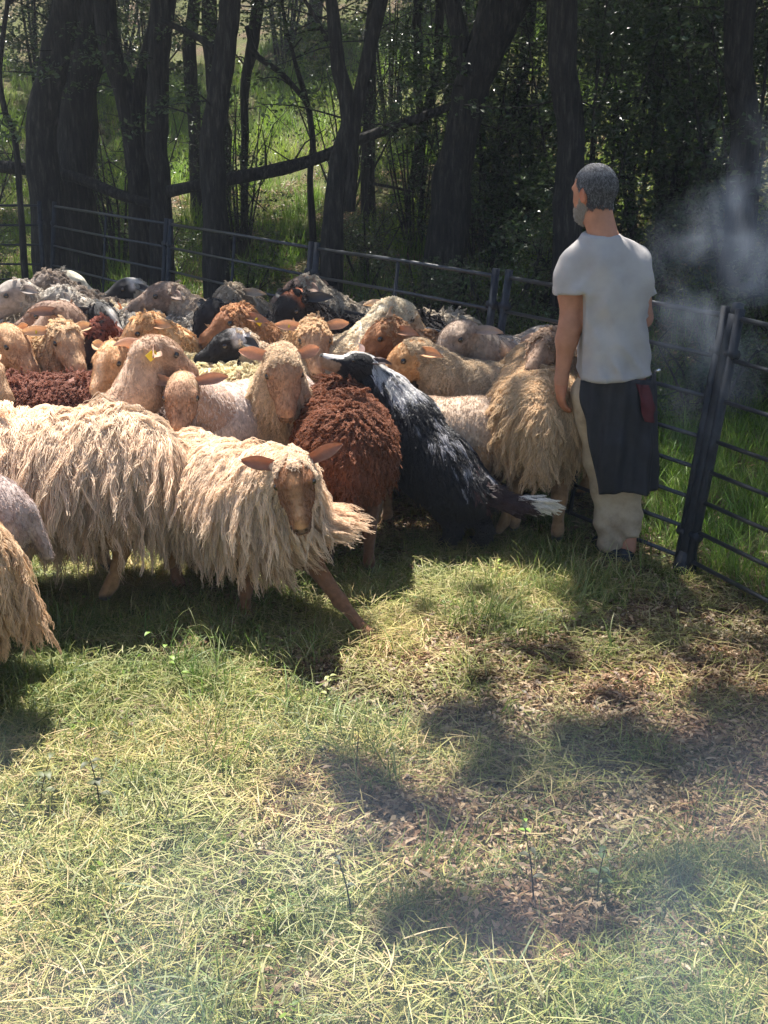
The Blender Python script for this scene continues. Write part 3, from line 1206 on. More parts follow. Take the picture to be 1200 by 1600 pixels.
def tree(label, pts, rads, crown=True, cat='tree', seg=14, lift=1.6, group='trees behind the pen', forks=(), cscale=1.0, twigs=9):
    base = np.array(pts[0], float)
    base[2] = float(gz(base[0], base[1])) - .1
    r = empty('tree', base, 0, label, cat, group)
    pts = np.array([base] + [np.array(p_, float) for p_ in pts[1:]])
    # carry on above the picture
    d = norm(pts[-1] - pts[-2])
    d = norm(d * [.6, .6, 1] + [0, 0, .5])
    if lift: pts = np.concatenate([pts, [pts[-1] + d * lift * .5, pts[-1] + d * lift + RNG.normal(0, .1, 3)]])
    rr = list(rads) + ([rads[-1] * .85, rads[-1] * .6] if lift else [])
    n = 60
    sp_ = spline(pts, n)
    rs = np.interp(np.linspace(0, len(pts) - 1, n), range(len(pts)), rr)
    rs = rs * (1 + .4 * np.exp(-np.arange(n) / 3.0))
    m = MB()
    m.tube(sp_ - base + (fbm(sp_ * 1.7 + 5)[:, None] - .5) * np.array([.12, .05, 0]) * np.clip(np.arange(n) / 8, 0, 1)[:, None], rs, seg * 2, noise=.20, nf=11)
    m.build('trunk', M_BARK, r)
    for (fp, fr) in forks:
        fp = np.array(fp, float)
        s2 = spline(fp, 12)
        m = MB()
        m.tube(s2 - base, np.interp(np.linspace(0, len(fp) - 1, 12), range(len(fp)), fr), 8, noise=.15, nf=6)
        m.build('limb', M_BARK, r)
    for k in range(twigs):
        i0 = RNG.integers(int(n * .3), n - 12)
        o = sp_[i0] - base
        a = RNG.random() * 6.28
        L_ = RNG.uniform(.5, 1.1)
        e_ = o + np.array([math.cos(a), math.sin(a), RNG.uniform(-.2, .5)]) * L_
        tw = spline([o, (o + e_) / 2 + RNG.normal(0, .07, 3) + [0, 0, .06], e_], 8)
        m = MB()
        m.tube(tw, np.linspace(.010, .003, 8), 5)
        m.build('twig', M_BARK, r)
        v_, f_, c_ = leaf_cloud(tw[3:], [.06, .10, .12, .15, .13], 60, .055, [(.09, .13, .05), (.12, .16, .07), (.07, .11, .04)], int(RNG.integers(1e6)))  # twig leaves coloured lighter than the crown to look sunlit
        mobj('leaves', v_, f_, M_LEAF, r, c_, False)
    if crown:
        top = sp_[-1] - base
        i = RNG.integers(len(CROWNS))
        for nm, me in (('branch', CROWNS[i][0]), ('crown', CROWNS[i][1])):
            o = bpy.data.objects.new(nm, me)
            put(o, r)
            o.location = top
            o.rotation_euler = (0, 0, RNG.random() * 6.28)
            o.scale = (cscale, cscale, cscale * .8)
    return r


S_ = 1 / FPX
wpx = lambda px_, Y: px_ * S_ * Y * .5 * .78          # half a width in pixels at distance Y
def tr(label, Y, pl, **kw):
    pts = [PD(a, b_, Y + (k[0] if k else 0)) for a, b_, w, *k in pl]
    forks = kw.pop('fk', [])
    fk = [([PD(a, b_, Y) for a, b_, w in f], [wpx(w, Y) for a, b_, w in f]) for f in forks]
    return tree(label, pts, [wpx(x[2], Y) for x in pl], forks=fk, **kw)


tr('thick dark trunk leaning right at the far left', 12.0, [(85, 430, 72), (72, 300, 66), (68, 200, 58), (90, 95, 54), (105, -20, 50)], cscale=1.0)
tr('broad straight trunk second from the left', 13.5, [(120, 330, 84), (118, 220, 76), (128, 110, 72), (150, -20, 70)])
tr('bent trunk curving up to the left beside the broad trunk', 12.8, [(222, 380, 50), (212, 240, 46), (195, 140, 40), (172, 60, 40), (165, -20, 44)], fk=[[(212, 190, 34), (222, 110, 24), (240, 40, 22), (245, -20, 20)]])
tr('slim upright trunk beside the bent trunk', 12.2, [(248, 380, 46), (246, 230, 40), (248, 110, 40), (256, -20, 44)])
tr('tall slightly curved trunk standing clear left of centre', 11.4, [(338, 430, 50), (334, 270, 48), (344, 140, 42), (358, -20, 38)], fk=[[(350, 150, 14), (330, 75, 14), (250, 30, 10)]])
tr('thin dark trunk far behind the clear trunk', 17.5, [(302, 170, 26), (300, 90, 24), (306, -20, 22)])
tr('thin leaning trunk right of the clear trunk', 14.5, [(376, 260, 12), (382, 160, 16), (392, 80, 22), (402, -20, 24)])
tr('small forked tree with a bare y shaped stem', 13.2, [(488, 300, 13), (486, 220, 12), (478, 155, 11), (462, 95, 8), (445, 20, 6)], crown=False, lift=.5, seg=9, fk=[[(480, 160, 10), (440, 115, 11), (400, 85, 12), (385, 40, 9)]])
tr('twin stemmed tree in the middle with stems crossing', 11.0, [(512, 460, 46), (520, 300, 40), (545, 180, 34), (530, 90, 26), (518, -20, 22)], fk=[[(545, 330, 26), (552, 200, 26), (570, 110, 26), (600, -20, 28)], [(530, 100, 12), (500, 40, 8), (470, -10, 6)]])
tr('slender trunk just right of the twin stems', 15.5, [(574, 190, 26), (578, 100, 24), (588, -20, 24)])
tr('thin straight trunk in the sunlit glade', 17.0, [(656, 180, 17), (655, 90, 17), (655, -20, 16)])
tr('thin trunk leaning right in the sunlit glade', 16.0, [(640, 290, 20), (662, 200, 20), (682, 110, 17), (690, -20, 16)])
tr('very thick leaning trunk in the centre right', 11.2, [(690, 440, 84), (700, 320, 78), (716, 210, 64), (745, 110, 66), (790, -20, 92)], fk=[[(735, 160, 40), (720, 70, 36), (700, -20, 30)]], cscale=1.1)
tr('straight dark trunk behind the head of the man', 9.9, [(890, 430, 60), (888, 250, 54), (884, 110, 54), (880, -20, 56)], cscale=1.4)
tr('slim trunk leaning right behind the shirt of the man', 13.8, [(760, 380, 18), (785, 230, 18), (815, 120, 22), (832, -20, 22)])
tr('slim dark trunk in the shrubs right of the head of the man', 13.0, [(1035, 400, 26), (1035, 260, 24), (1022, 110, 24), (1030, -20, 26)])
tr('thick shaded trunk at the right edge', 9.7, [(1150, 450, 60), (1160, 250, 54), (1150, 100, 54), (1160, -20, 56)], cscale=1.15)
tr('thin crooked sapling at the far left edge', 11.0, [(28, 340, 12), (25, 240, 12), (8, 170, 11), (4, 80, 9), (14, 10, 8)], crown=False, lift=.3, seg=8)
# unseen trees that shade the wood and the back of the flock
for k, (x, y) in enumerate([(-6.5, 12.5), (-5.0, 15), (4.6, 9.4), (6.4, 10.5), (5.2, 13.5), (-7.5, 10.0), (8.5, 12.0), (3.1, 8.0)]):
    z0 = float(gz(x, y))
    tree('rough barked tree standing outside the view number %d' % k if 0 else 'unseen rough barked tree added beside the wood for shade', group='unseen shade trees beside the wood', pts=[(x, y, z0), (x + .1, y, z0 + 1.5), (x, y + .1, z0 + 3.2)], rads=[.2, .16, .14])

# upper crowns of the wood further back, the nearest added to dapple the glade
FAR = ['far tree added behind the bent trunk to dapple the glade', 'far tree added right of the slim trunks to dapple the glade', 'far tree added behind the clear trunk to dapple the glade', '', '', 'far tree high on the slope behind the left trunks', '', '', '',
       'far tree deep in the thicket behind the man', 'far tree high up behind the twin stems', 'far tree on the crest at the upper left', 'far tree behind the right edge of the thicket', '', '']
for k, (x, y, s_) in enumerate([(-4.4, 18.6, .95), (1.1, 20.6, 1.0), (-2.3, 17.3, 1.0), (-7.2, 17.4, 1.15), (-9.2, 19.5, 1.2), (-5.2, 22, 1.1), (-9.5, 23, 1.2), (7.5, 17, 1.2), (10, 19, 1.3), (3.4, 27, 1.5), (-1.5, 28, 1.5), (-6, 27, 1.5), (8, 25, 1.6), (-12, 25, 1.6), (13, 24, 1.6)]):
    z0 = float(gz(x, y))
    tree(FAR[k] or 'distant tree past the side of the glade', [(x, y, z0), (x + .1, y, z0 + 1.2), (x, y + .1, z0 + 2.2)], [.16, .13, .11], group='distant trees on the slope' if FAR[k] else 'distant trees past the sides of the glade', cscale=s_, twigs=2)


# ------------------------------------------------------------------ shrubs
def shrub_set(seed, h, rad, n, size, cols=LG, stems=9):
    rg = np.random.default_rng(seed)
    m = MB()
    cs, rs = [], []
    for k in range(stems):
        a = rg.random() * 6.28
        r_ = rad * rg.uniform(.2, .9)
        end = np.array([math.cos(a) * r_, math.sin(a) * r_, h * rg.uniform(.55, 1.0)])
        pts = spline([np.array([math.cos(a) * .08, math.sin(a) * .08, -.05]), end * .5 + rg.normal(0, .1, 3), end], 8)
        m.tube(pts, np.linspace(.022, .005, 8), 6)
        for q in range(6):
            o = pts[rg.integers(2, 8)]
            d = norm(rg.normal(0, 1, 3)) * rad * .4
            m.tube([o, o + d * .5 + rg.normal(0, .04, 3), o + d], [.007, .005, .002], 4)
            cs.append(o + d)
            rs.append(rg.uniform(.16, .36) * rad)
    v, f, c = leaf_cloud(cs, rs, n, size, cols, seed, drop=.3)
    return m.data('stems', M_BARK), mesh_data('foliage', v, f, M_LEAF, c, False)


SPARSE = [shrub_set(330 + i, 2.6, 1.2, 2600, .05, stems=12) for i in range(2)]
SHR = [shrub_set(300 + i, 3.4, 1.1, 9000, .055) for i in range(3)] + [shrub_set(310 + i, 1.1, .6, 3500, .04, [(.07, .11, .035), (.09, .13, .045), (.13, .13, .07)], 7) for i in range(2)] + SPARSE


def shrub(x, y, k, s_, label, group, sz=1.0):
    r = empty('shrub', (x, y, float(gz(x, y)) - .03), RNG.random() * 6.28, label, 'shrub', group)
    r.scale = (s_, s_, s_ * sz)
    put(bpy.data.objects.new('stems', SHR[k][0]), r)
    put(bpy.data.objects.new('foliage', SHR[k][1]), r)


for k, (x, y, s_, lb) in enumerate([
        (1.0, 12.6, .95, 'dark leafy shrub right behind the very thick trunk'), (1.9, 11.2, 1.0, 'tall dark shrub just behind the head of the man'),
        (3.0, 10.2, 1.1, 'tall dark shrub beyond the smoke at the right edge'), (2.6, 12.2, 1.15, 'tall dark shrub between the man and the slim dark trunk'),
        (4.2, 11.2, 1.2, ''), (3.4, 13.6, 1.2, 'tall dark shrub behind the slim dark trunk right of the man'), (4.6, 8.6, .9, ''), (5.4, 12.8, 1.2, ''),
        (1.6, 14.6, 1.0, 'shaded shrub seen past the trunk leaning over the shirt of the man'), (5.6, 9.8, 1.1, ''), (3.9, 15.2, 1.3, 'furthest tall shrub deep in the thicket at the right')]):
    shrub(x, y, k % 3, s_, lb or 'tall dark shrub at the right end of the thicket', 'tall shrubs at the right' if lb else 'shrubs at the right end of the thicket')
for k, (x, y, s_, lb) in enumerate([
        (-6.2, 16.5, .8, 'green shrub in the glade left of all the trunks'), (-4.4, 24, 1.1, 'far green shrub seen between the two left trunks'), (3.4, 21, 1.2, 'far shrub at the right end of the sunlit glade'),
        (-7.5, 22, 1.3, 'far green shrub at the top left corner'), (-2.0, 25.5, 1.3, 'far shrub at the top left of the twin stems'), (.8, 26, 1.4, 'far shrub at the top over the sunlit glade'),
        (4.5, 23, 1.4, 'far shrub hidden deep behind the thicket'), (-5.5, 27, 1.5, 'furthest shrub on the slope at the left')]):
    shrub(x, y, k % 3, s_, lb, 'loose shrubs on the slope')
for k, (x, y, s_, lb) in enumerate([(-8.3, 19.0, 1.3, 'broad shrub at the upper left corner beyond the sapling'), (-9.8, 22.5, 1.6, 'tall shrub closing the view at the far upper left'), (-6.6, 24.5, 1.5, 'tall shrub on the crest above the left trunks')]):
    shrub(x, y, (k + 1) % 3, s_, lb, 'shrubs at the upper left')
for k, (x, y, s_, lb) in enumerate([
        (-4.9, 14.6, .9, 'sparse twiggy bush behind the leaning left trunk'), (-3.2, 14.9, .9, 'sparse twiggy bush between the bent trunk and the clear trunk'), (-1.7, 14.6, .8, 'sparse twiggy bush behind the small forked tree'),
        (-.5, 16.5, .9, 'sparse twiggy bush behind the twin stems'), (.35, 14.2, .8, 'sparse twiggy bush in front of the sunlit glade'), (1.3, 13.2, 1.1, 'sparse twiggy bush in the gap right of the thick trunk'),
        (.1, 19.5, 1.0, 'sparse twiggy bush far up in the sunlit glade')]):
    shrub(x, y, 5 + k % 2, s_, lb, 'sparse bushes under the trees')
for k, (x, y, s_, lb) in enumerate([
        (-3.6, 11.0, .8, ''), (-1.2, 11.6, .7, 'low small leaved bush below the twin stems'), (.3, 10.2, .8, 'low small leaved bush at the foot of the very thick trunk'), (.95, 9.6, .9, 'low bush behind the shorn head at the fence'),
        (1.7, 8.9, .9, 'low bush behind the back of the man'), (2.4, 8.0, .9, 'low bush wrapped in the smoke behind the fence post'), (-.2, 13.2, .8, 'low bush under the fallen bough'),
        (-2.4, 13.5, .8, 'low bush behind the slim upright trunk'), (2.9, 6.6, .8, ''), (3.1, 7.6, 1.0, ''), (2.0, 7.6, .7, 'low bush showing between the man and the fence post'), (-4.4, 12.9, .9, ''), (1.3, 10.8, 1.0, 'low bush in deep shade left of the shoulder of the man')]):
    shrub(x, y, 3 + k % 2, s_, lb or 'low bush of small leaves past the end of the fence', 'low bushes outside the pen' if lb else 'low bushes past the ends of the fence')

# wild grass on the slope, litter under the trees
def wild_d(x, y):
    return (patchy(x, y, .55, 21) * .6 + .4) * np.where(x > .35 * y - 1.6, .55, 1)


p = field(9500, -11, 11, 7.0, 27, lambda x, y: wild_d(x, y) * np.where((y < 9.6 - .25 * x) & (x < 1.6), 0, 1), 11)
FPa = np.array(FP)
def outside(p_):
    yy = np.interp(p_[:, 0], FPa[:, 0], FPa[:, 1])
    return p_[(p_[:, 1] > yy + .25)]


p = outside(p)
scatter('wild_grass', p, RNG.uniform(.55, 1.25, len(p)), wildp, 11, .1, 'long bright green wild grass on the wooded slope', 'grass')
p = outside(field(1800, 1.2, 4.5, 3.2, 8.5, lambda x, y: .25 + .75 * patchy(x, y, 1.4, 2), 12))
scatter('verge_grass', p, RNG.uniform(.35, .8, len(p)), wildp, 12, .1, 'green blades growing under the hurdles at the right', 'grass')
p = outside(field(6500, -9, 6, 5.0, 18, lambda x, y: patchy(x, y, .8, 33), 13))
scatter('forest_litter', p, RNG.uniform(1.0, 2.2, len(p)), litp, 13, .1, 'pale dry fallen leaves under the trees', 'litter')

# fallen branches
def branch(label, pl, noise=.2, twigs=0, nm='fallen_branch'):
    pts = np.array([PD(a, b_, Y) for a, b_, w, Y in pl])
    base = pts[0].copy()
    r = empty(nm, base, 0, label, 'branch')
    m = MB()
    n = 18
    m.tube(spline(pts, n) - base, np.interp(np.linspace(0, len(pl) - 1, n), range(len(pl)), [wpx(w, Y) for a, b_, w, Y in pl]), 9, noise=noise, nf=5)
    m.build('limb', M_BARK, r)
    for k in range(twigs):
        o = spline(pts, 40)[RNG.integers(6, 38)]
        d = norm(RNG.normal(0, 1, 3) + [0, 0, .4]) * RNG.uniform(.2, .5)
        m = MB()
        m.tube([o - base, o + d * .5 - base + RNG.normal(0, .04, 3), o + d - base], [.012, .008, .004], 5)
        m.build('twig', M_BARK, r)


branch('long fallen bough slanting up from the trunks to the thick tree', [(262, 300, 22, 11.9), (330, 285, 25, 11.8), (430, 266, 26, 11.9), (500, 246, 24, 11.9), (570, 215, 20, 11.8), (640, 190, 18, 11.6), (712, 163, 14, 11.4)], twigs=6)
branch('dark fallen bough low on the ground at the left', [(-60, 255, 24, 12.8), (20, 262, 26, 12.6), (110, 275, 24, 12.5), (190, 305, 20, 12.3), (250, 322, 14, 12.2)], twigs=3)
branch('short pale stick lying in the litter', [(578, 286, 6, 13.2), (610, 292, 6, 13.1), (648, 300, 5, 13.0)])

# unseen tree added at the right, leaf clumps set sunward to dapple the lawn
SPOTS = [(750, 1140, .16), (775, 1195, .16), (885, 1180, .13), (830, 1215, .08), (560, 1262, .13), (620, 1275, .08), (930, 1000, .20), (1030, 1010, .13), (1110, 1170, .20), (1180, 1180, .18), (1030, 1140, .13), (720, 960, .13), (640, 985, .05),
         (700, 1470, .12), (800, 1480, .13), (880, 1510, .10), (740, 1510, .10), (620, 1480, .07), (1180, 1420, .08), (640, 1300, .07), (960, 1120, .10), (800, 1040, .10), (770, 1010, .06), (860, 1060, .10), (700, 1310, .06),
         (1000, 945, .10), (900, 945, .16), (980, 930, .13), (860, 900, .14), (1080, 1030, .07), (1150, 1090, .05), (520, 1210, .05), (760, 1090, .09), (930, 1230, .05), (1060, 1220, .10), (590, 1350, .04), (480, 1300, .03), (780, 1250, .06)]
_r2 = np.random.default_rng(91)
SPOTS = [(a + _r2.normal(0, 1) * q * 420, b_ + _r2.normal(0, 1) * q * 170, q * _r2.uniform(.3, .75)) for (a, b_, q) in SPOTS for _ in range(4)]
S3 = np.array(SUN)
r = empty('tree', (4.6, 6.4, float(gz(4.6, 6.4)) - .1), 0, 'unseen tall tree added at the right to shade the lawn', 'tree')
b0 = np.array([4.6, 6.4, 0])
m = MB()
m.tube(spline([(0, 0, 0), (.1, -.1, 2), (-.1, .1, 4.6), (0, 0, 8.4)], 16), np.linspace(.24, .12, 16), 12, noise=.15, nf=4)
m.build('trunk', M_BARK, r)
cs, rs = [], []
hub = np.array([2.4, 7.6, 7.6])
m = MB()
m.tube(spline([np.array([0, 0, 6.0]), np.array([-1.2, .5, 7.0]), hub - b0], 10), np.linspace(.09, .05, 10), 8)
for (a, b_, rr) in SPOTS:
    g0 = P(a, b_, 0)
    c = g0 + S3 * 8.5
    cs.append(c - b0)
    rs.append(rr * 1.05)
    m.tube(spline([hub - b0, (hub + c) / 2 - b0 + RNG.normal(0, .12, 3), c - b0], 7), np.linspace(.014, .004, 7), 5)
m.build('branch', M_BARK, r)
v, f, c = leaf_cloud(cs, rs, 8500, .07, LG, 77, flat=.8, hollow=.05)
mobj('crown', v, f, M_LEAF, r, c, False)


# ------------------------------------------------------------------ the flock
G1 = 'sheep crowded in the pen'
W_C, W_G = (.84, .645, .47), (.50, .42, .36)
def wild_chest(p):
    k = np.clip((p[:, 0] - .24) * 6, 0, 1) * np.clip((.60 - p[:, 2]) * 7, 0, 1) * np.clip((p[:, 1] + .12) * 8, 0, 1)
    return np.stack([.15 + 2.2 * k, .1 + 2.0 * k, 1.0 * k], -1)
# front row
sheep('big cream longwool sheep walking out at the left edge with one foreleg bent', anchor='back', px=70, py=645, hz=.83, heading=183, scale=1.12, fleece='long', n=3800, m=15, wool=W_C, flen=.22, q=1, face=(.50, .27, .13),
      legs=[(.0, .0), (.04, .0), (.10, .02), (-.12, .07)], nup=.05, pitch=-45, seed=11)
sheep('cream longwool sheep running out of the flock with its brown face turned to us', anchor='head', px=462, py=762, hz=.655, heading=316, yaw=-36, pitch=-38, roll=11, scale=.98, fleece='long', n=4200, m=15, wool=W_C, flen=.20,
      face=(.27, .12, .055), pat=p_bridge((.52, .27, .13)), q=1, neck=.22, nup=.15, legs=[(.50, -.06), (-.04, .0), (-.10, .03), (.05, .0)], wind=wild_chest, seed=12, fluff=.2, ear_up=.1, ear_len=.15)
sheep('shorn grey pink sheep cut by the left edge in front of the big longwool', anchor='back', px=-160, py=745, hz=.74, heading=186, scale=1.0, fleece='shorn', n=7000, m=2, wool=(.40, .31, .28), q=1, nup=.05, seed=13)
sheep('tan longwool sheep nearest to us at the left edge', anchor='back', px=-236, py=800, hz=.76, heading=188, scale=1.05, fleece='long', n=3000, m=15, wool=(.66, .46, .29), flen=.17, q=1, nup=.05, seed=14)
# second row
sheep('shorn tan faced sheep looking at us between the two front longwools', px=283, py=628, hz=.80, heading=236, yaw=36, pitch=-34, scale=.98, fleece='shorn', n=8000, m=2, wool=(.66, .55, .49), face=(.36, .20, .12), pat=p_poll((.5, .33, .2)),
      q=1, seed=21, ear_len=.15, ear_droop=.35, ear_up=.05)
sheep('shorn tan sheep seen from behind its bare neck with a tagged ear', px=262, py=558, hz=.95, heading=28, yaw=10, pitch=-24, scale=1.0, fleece='shorn', n=8000, m=2, wool=(.56, .40, .29), face=(.42, .27, .18), q=1, seed=22, tagged=-1, neck=.16, nup=.36, pos=None)
sheep('orange faced sheep staring at us beside the maroon fleece', px=168, py=572, hz=.82, heading=262, yaw=-14, pitch=-32, scale=1.0, fleece='curly', n=1600, m=6, wool=(.45, .26, .15), face=(.60, .34, .17), pat=p_bridge((.72, .48, .30)), q=1, seed=23)
sheep('maroon brown curly sheep with its back across the left side', anchor='back', px=50, py=590, hz=.76, heading=182, scale=1.0, fleece='curly', n=4200, m=6, wool=MAROON, face=BROWN, q=2, nup=.02, seed=24, flen=.05)
sheep('tan sheep cut by the left edge with its smooth head down', px=28, py=545, hz=.82, heading=335, yaw=-12, pitch=-32, scale=1.05, fleece='shorn', n=4000, m=2, wool=(.55, .38, .26), face=(.52, .31, .17), q=1, seed=25, neck=.2)
sheep('cream woolly necked sheep with a tagged ear behind the maroon fleece', px=108, py=540, hz=.84, heading=330, yaw=-25, pitch=-28, scale=1.05, fleece='curly', n=2200, m=6, wool=(.66, .48, .30), face=(.56, .36, .21), q=1, seed=26, tagged=-1, fluff=1.2, neck=.2, neck_wool=True)
sheep('tan sheep at the very left edge with a yellow tag in its ear', px=-14, py=588, hz=.80, heading=345, yaw=-20, pitch=-30, scale=.95, fleece='shorn', n=2500, m=2, wool=(.56, .42, .30), face=(.50, .33, .2), q=1, seed=27, tagged=1)
sheep('cream longwool sheep with a shaggy neck facing us in the middle', px=444, py=592, hz=.84, heading=302, yaw=-22, pitch=-46, scale=1.08, fleece='long', n=3600, m=15, wool=(.68, .52, .36), flen=.13, face=(.42, .24, .14), q=1, seed=28, fluff=.9, wind=lambda p: p * 0, neck=.18, nup=.29, ear_droop=.6)
sheep('cream shorn backed sheep pressed against the maroon sheep from behind', anchor='back', px=120, py=522, hz=.74, heading=178, scale=1.0, fleece='shorn', n=3000, m=2, wool=(.62, .48, .38), q=2, nup=.02, seed=29)
sheep('black sheep with a white forehead and nose lying on a cream back', px=350, py=543, hz=.84, heading=205, yaw=-12, pitch=-14, scale=1.0, nup=.30, fleece='curly', n=1500, m=6, wool=(.60, .47, .34), face=BLACK, pat=p_poll((.62, .56, .52)), q=1, seed=31, ear_len=.12)
sheep('ginger curly polled sheep just above the black and white head', px=354, py=508, hz=.90, heading=195, yaw=10, pitch=-18, scale=1.02, nup=.30, fleece='curly', n=2400, m=6, wool=(.50, .27, .14), face=(.34, .16, .08), q=1, seed=32, fluff=1.2, tagged=1)
sheep('black headed sheep with a rusty topknot', px=448, py=490, hz=.92, heading=215, yaw=20, pitch=-36, scale=1.08, nup=.30, fleece='curly', n=2600, m=6, wool=(.035, .03, .03), face=BLACK, pat=p_poll((.30, .10, .045)), q=1, seed=33, fluff=0)
sheep('woolly headed sheep with an orange tag behind the shaggy neck', px=492, py=538, hz=.84, heading=318, yaw=-40, pitch=-34, scale=1.05, fleece='curly', n=2600, m=6, wool=(.62, .43, .26), face=(.48, .30, .18), q=1, seed=34, fluff=1.4, tagged=-1)
sheep('chocolate brown curly sheep seen from behind beside the dog', anchor='back', px=538, py=628, hz=.73, heading=94, scale=.98, fleece='curly', n=5200, m=7, wool=(.20, .080, .045), face=BROWN, q=1, nup=.0, pitch=-50, seed=35, flen=.07, girth=1.18, group=G1)
for k, (x, y, lb) in enumerate([(.30, 6.15, 'hidden dark sheep added to block light behind the dog'), (-.55, 6.35, 'hidden dark sheep added to block light behind the shaggy neck'), (-.95, 5.75, 'hidden brown sheep added to block light behind the two front longwools')]):  # hidden bodies put in to keep light out between the sheep
    sheep(lb, pos=(x, y), heading=176 + 5 * k, scale=.86, fleece='curly', n=1500, m=6, wool=(.10, .06, .045), face=BROWN, q=3, nup=-.05, pitch=-60, seed=90 + k)
# right of the dog
sheep('brown faced sheep with pale muzzle behind the dog', px=590, py=532, hz=.86, heading=188, yaw=8, pitch=-26, scale=1.0, fleece='curly', n=1500, m=6, wool=(.42, .25, .14), face=(.36, .17, .08), pat=lambda L, fc: np.where((L[:, 0] > .17)[:, None], np.array([[.66, .44, .3]]), fc), q=1, seed=41, fluff=.6)
sheep('tan faced curly sheep right of the dog with its pale ear towards us', px=628, py=566, hz=.80, heading=184, yaw=6, pitch=-28, scale=1.02, fleece='long', n=3800, m=7, wool=(.58, .45, .31), flen=.085, face=(.50, .28, .13), q=1, seed=42, fluff=.3)
sheep('shorn tan sheep with a smooth rump under the curly fleece', anchor='back', px=668, py=622, hz=.69, heading=172, scale=.95, fleece='shorn', n=9000, m=2, wool=(.46, .34, .25), face=TAN, q=1, nup=.0, pitch=-50, seed=43, girth=1.05)
sheep('cream longwool sheep seen from behind next to the man', anchor='back', px=845, py=562, hz=.84, heading=84, scale=1.14, fleece='long', n=4600, m=15, wool=(.66, .47, .29), flen=.12, q=1, nup=.0, pitch=-50, seed=44, girth=1.06)
sheep('frizzy sandy headed sheep behind the longwool by the man', px=850, py=548, hz=.92, heading=262, yaw=-20, pitch=-10, scale=1.0, fleece='curly', n=2400, m=6, wool=(.45, .32, .23), face=(.34, .22, .15), q=2, seed=45, fluff=2.2)
sheep('shorn grey tan sheep with one ear out in front of the fence post', px=706, py=534, hz=.88, heading=238, yaw=-20, pitch=-20, scale=1.02, fleece='shorn', n=4000, m=2, wool=(.42, .35, .29), face=(.34, .25, .19), q=1, seed=46, ear_up=.12)
# back row, in the shade of the trees
sheep('pale woolly backed sheep in the shade with its sandy head up at the fence', px=634, py=502, hz=.92, heading=4, yaw=14, pitch=-30, scale=1.08, fleece='long', n=2400, m=7, wool=(0.750, 0.649, 0.491), face=(0.509, 0.373, 0.239), nup=.27, q=2, seed=51, fluff=1.6, flen=.08, neck=.2)
sheep('grey shorn back in front of the pale woolly back', anchor='back', px=545, py=530, hz=.76, heading=176, scale=1.0, fleece='shorn', n=5000, m=2, wool=(0.482, 0.414, 0.315), q=2, nup=.0, pitch=-50, seed=52)
sheep('brown sheep in shade with its big nose pointing left at the back', px=245, py=466, hz=.90, heading=188, yaw=-4, pitch=-8, scale=1.12, fleece='curly', n=1500, m=5, wool=(0.536, 0.428, 0.328), face=(0.268, 0.186, 0.139), nup=.27, q=2, seed=53, ear_len=.1)
sheep('brown woolly necked sheep in shade furthest back at the left', px=62, py=452, hz=.90, heading=190, yaw=-6, pitch=-20, scale=1.1, fleece='curly', n=2000, m=5, wool=(0.295, 0.235, 0.189), face=(0.228, 0.179, 0.145), nup=.27, q=2, seed=54, fluff=1)
sheep('pale capped sheep with its ear pointing right at the far left back', px=118, py=446, hz=.90, heading=20, yaw=10, pitch=-22, scale=1.0, fleece='curly', n=1200, m=5, wool=(0.402, 0.345, 0.277), face=(0.603, 0.552, 0.428), nup=.27, q=3, seed=55, tagged=0)
sheep('grey faced sheep in shade looking left in front of the furthest head', px=78, py=474, hz=.84, heading=186, yaw=-4, pitch=-20, scale=1.08, fleece='curly', n=1400, m=5, wool=(0.482, 0.428, 0.365), face=(0.335, 0.297, 0.252), nup=.27, q=2, seed=56)
sheep('dark brown sheep with its muzzle low behind the cream woolly neck', px=62, py=500, hz=.80, heading=184, yaw=0, pitch=-14, scale=1.08, fleece='shorn', n=1500, m=2, wool=(0.268, 0.179, 0.132), face=(0.214, 0.131, 0.095), nup=.27, q=2, seed=57)
sheep('brown sheep in shade turning its nose down to the right', px=116, py=508, hz=.82, heading=352, yaw=-16, pitch=-38, scale=1.08, fleece='shorn', n=2000, m=2, wool=(0.322, 0.221, 0.164), face=(0.268, 0.166, 0.113), nup=.27, q=2, seed=58, neck=.2)
sheep('black sheep with a white blaze and a tagged ear in the shade', px=168, py=502, hz=.82, heading=335, yaw=-14, pitch=-24, scale=1.0, fleece='curly', n=1500, m=5, wool=(0.456, 0.414, 0.353), face=BLACK, pat=p_bridge((.6, .55, .5)), nup=.27, q=2, seed=59, tagged=-1)
sheep('small black sheep with a white cap at the fence', px=190, py=455, hz=.86, heading=200, yaw=0, pitch=-10, scale=.95, fleece='curly', n=900, m=5, wool=(0.402, 0.373, 0.315), face=BLACK, pat=p_poll((.5, .46, .42)), nup=.27, q=3, seed=60)
sheep('grey sheep cut by the left edge at the back', px=10, py=465, hz=.88, heading=200, yaw=0, pitch=-22, scale=1.08, fleece='curly', n=1200, m=5, wool=(0.456, 0.400, 0.340), face=(0.295, 0.248, 0.214), nup=.27, q=3, seed=61)
sheep('big grey woolly back in the shade in the middle of the flock', anchor='back', px=252, py=500, hz=.80, heading=176, scale=1.1, fleece='curly', n=3600, m=6, wool=(0.402, 0.359, 0.309), q=2, nup=.0, pitch=-50, seed=62)
sheep('white woolly back catching some light at the back left', anchor='back', px=170, py=480, hz=.80, heading=172, scale=1.0, fleece='curly', n=2200, m=6, wool=(0.750, 0.662, 0.504), q=3, nup=.0, pitch=-50, seed=63)
sheep('rust coloured curly back at the fence', anchor='back', px=292, py=486, hz=.80, heading=178, scale=.95, fleece='curly', n=1600, m=6, wool=(0.563, 0.221, 0.088), q=3, nup=.0, pitch=-50, seed=64)
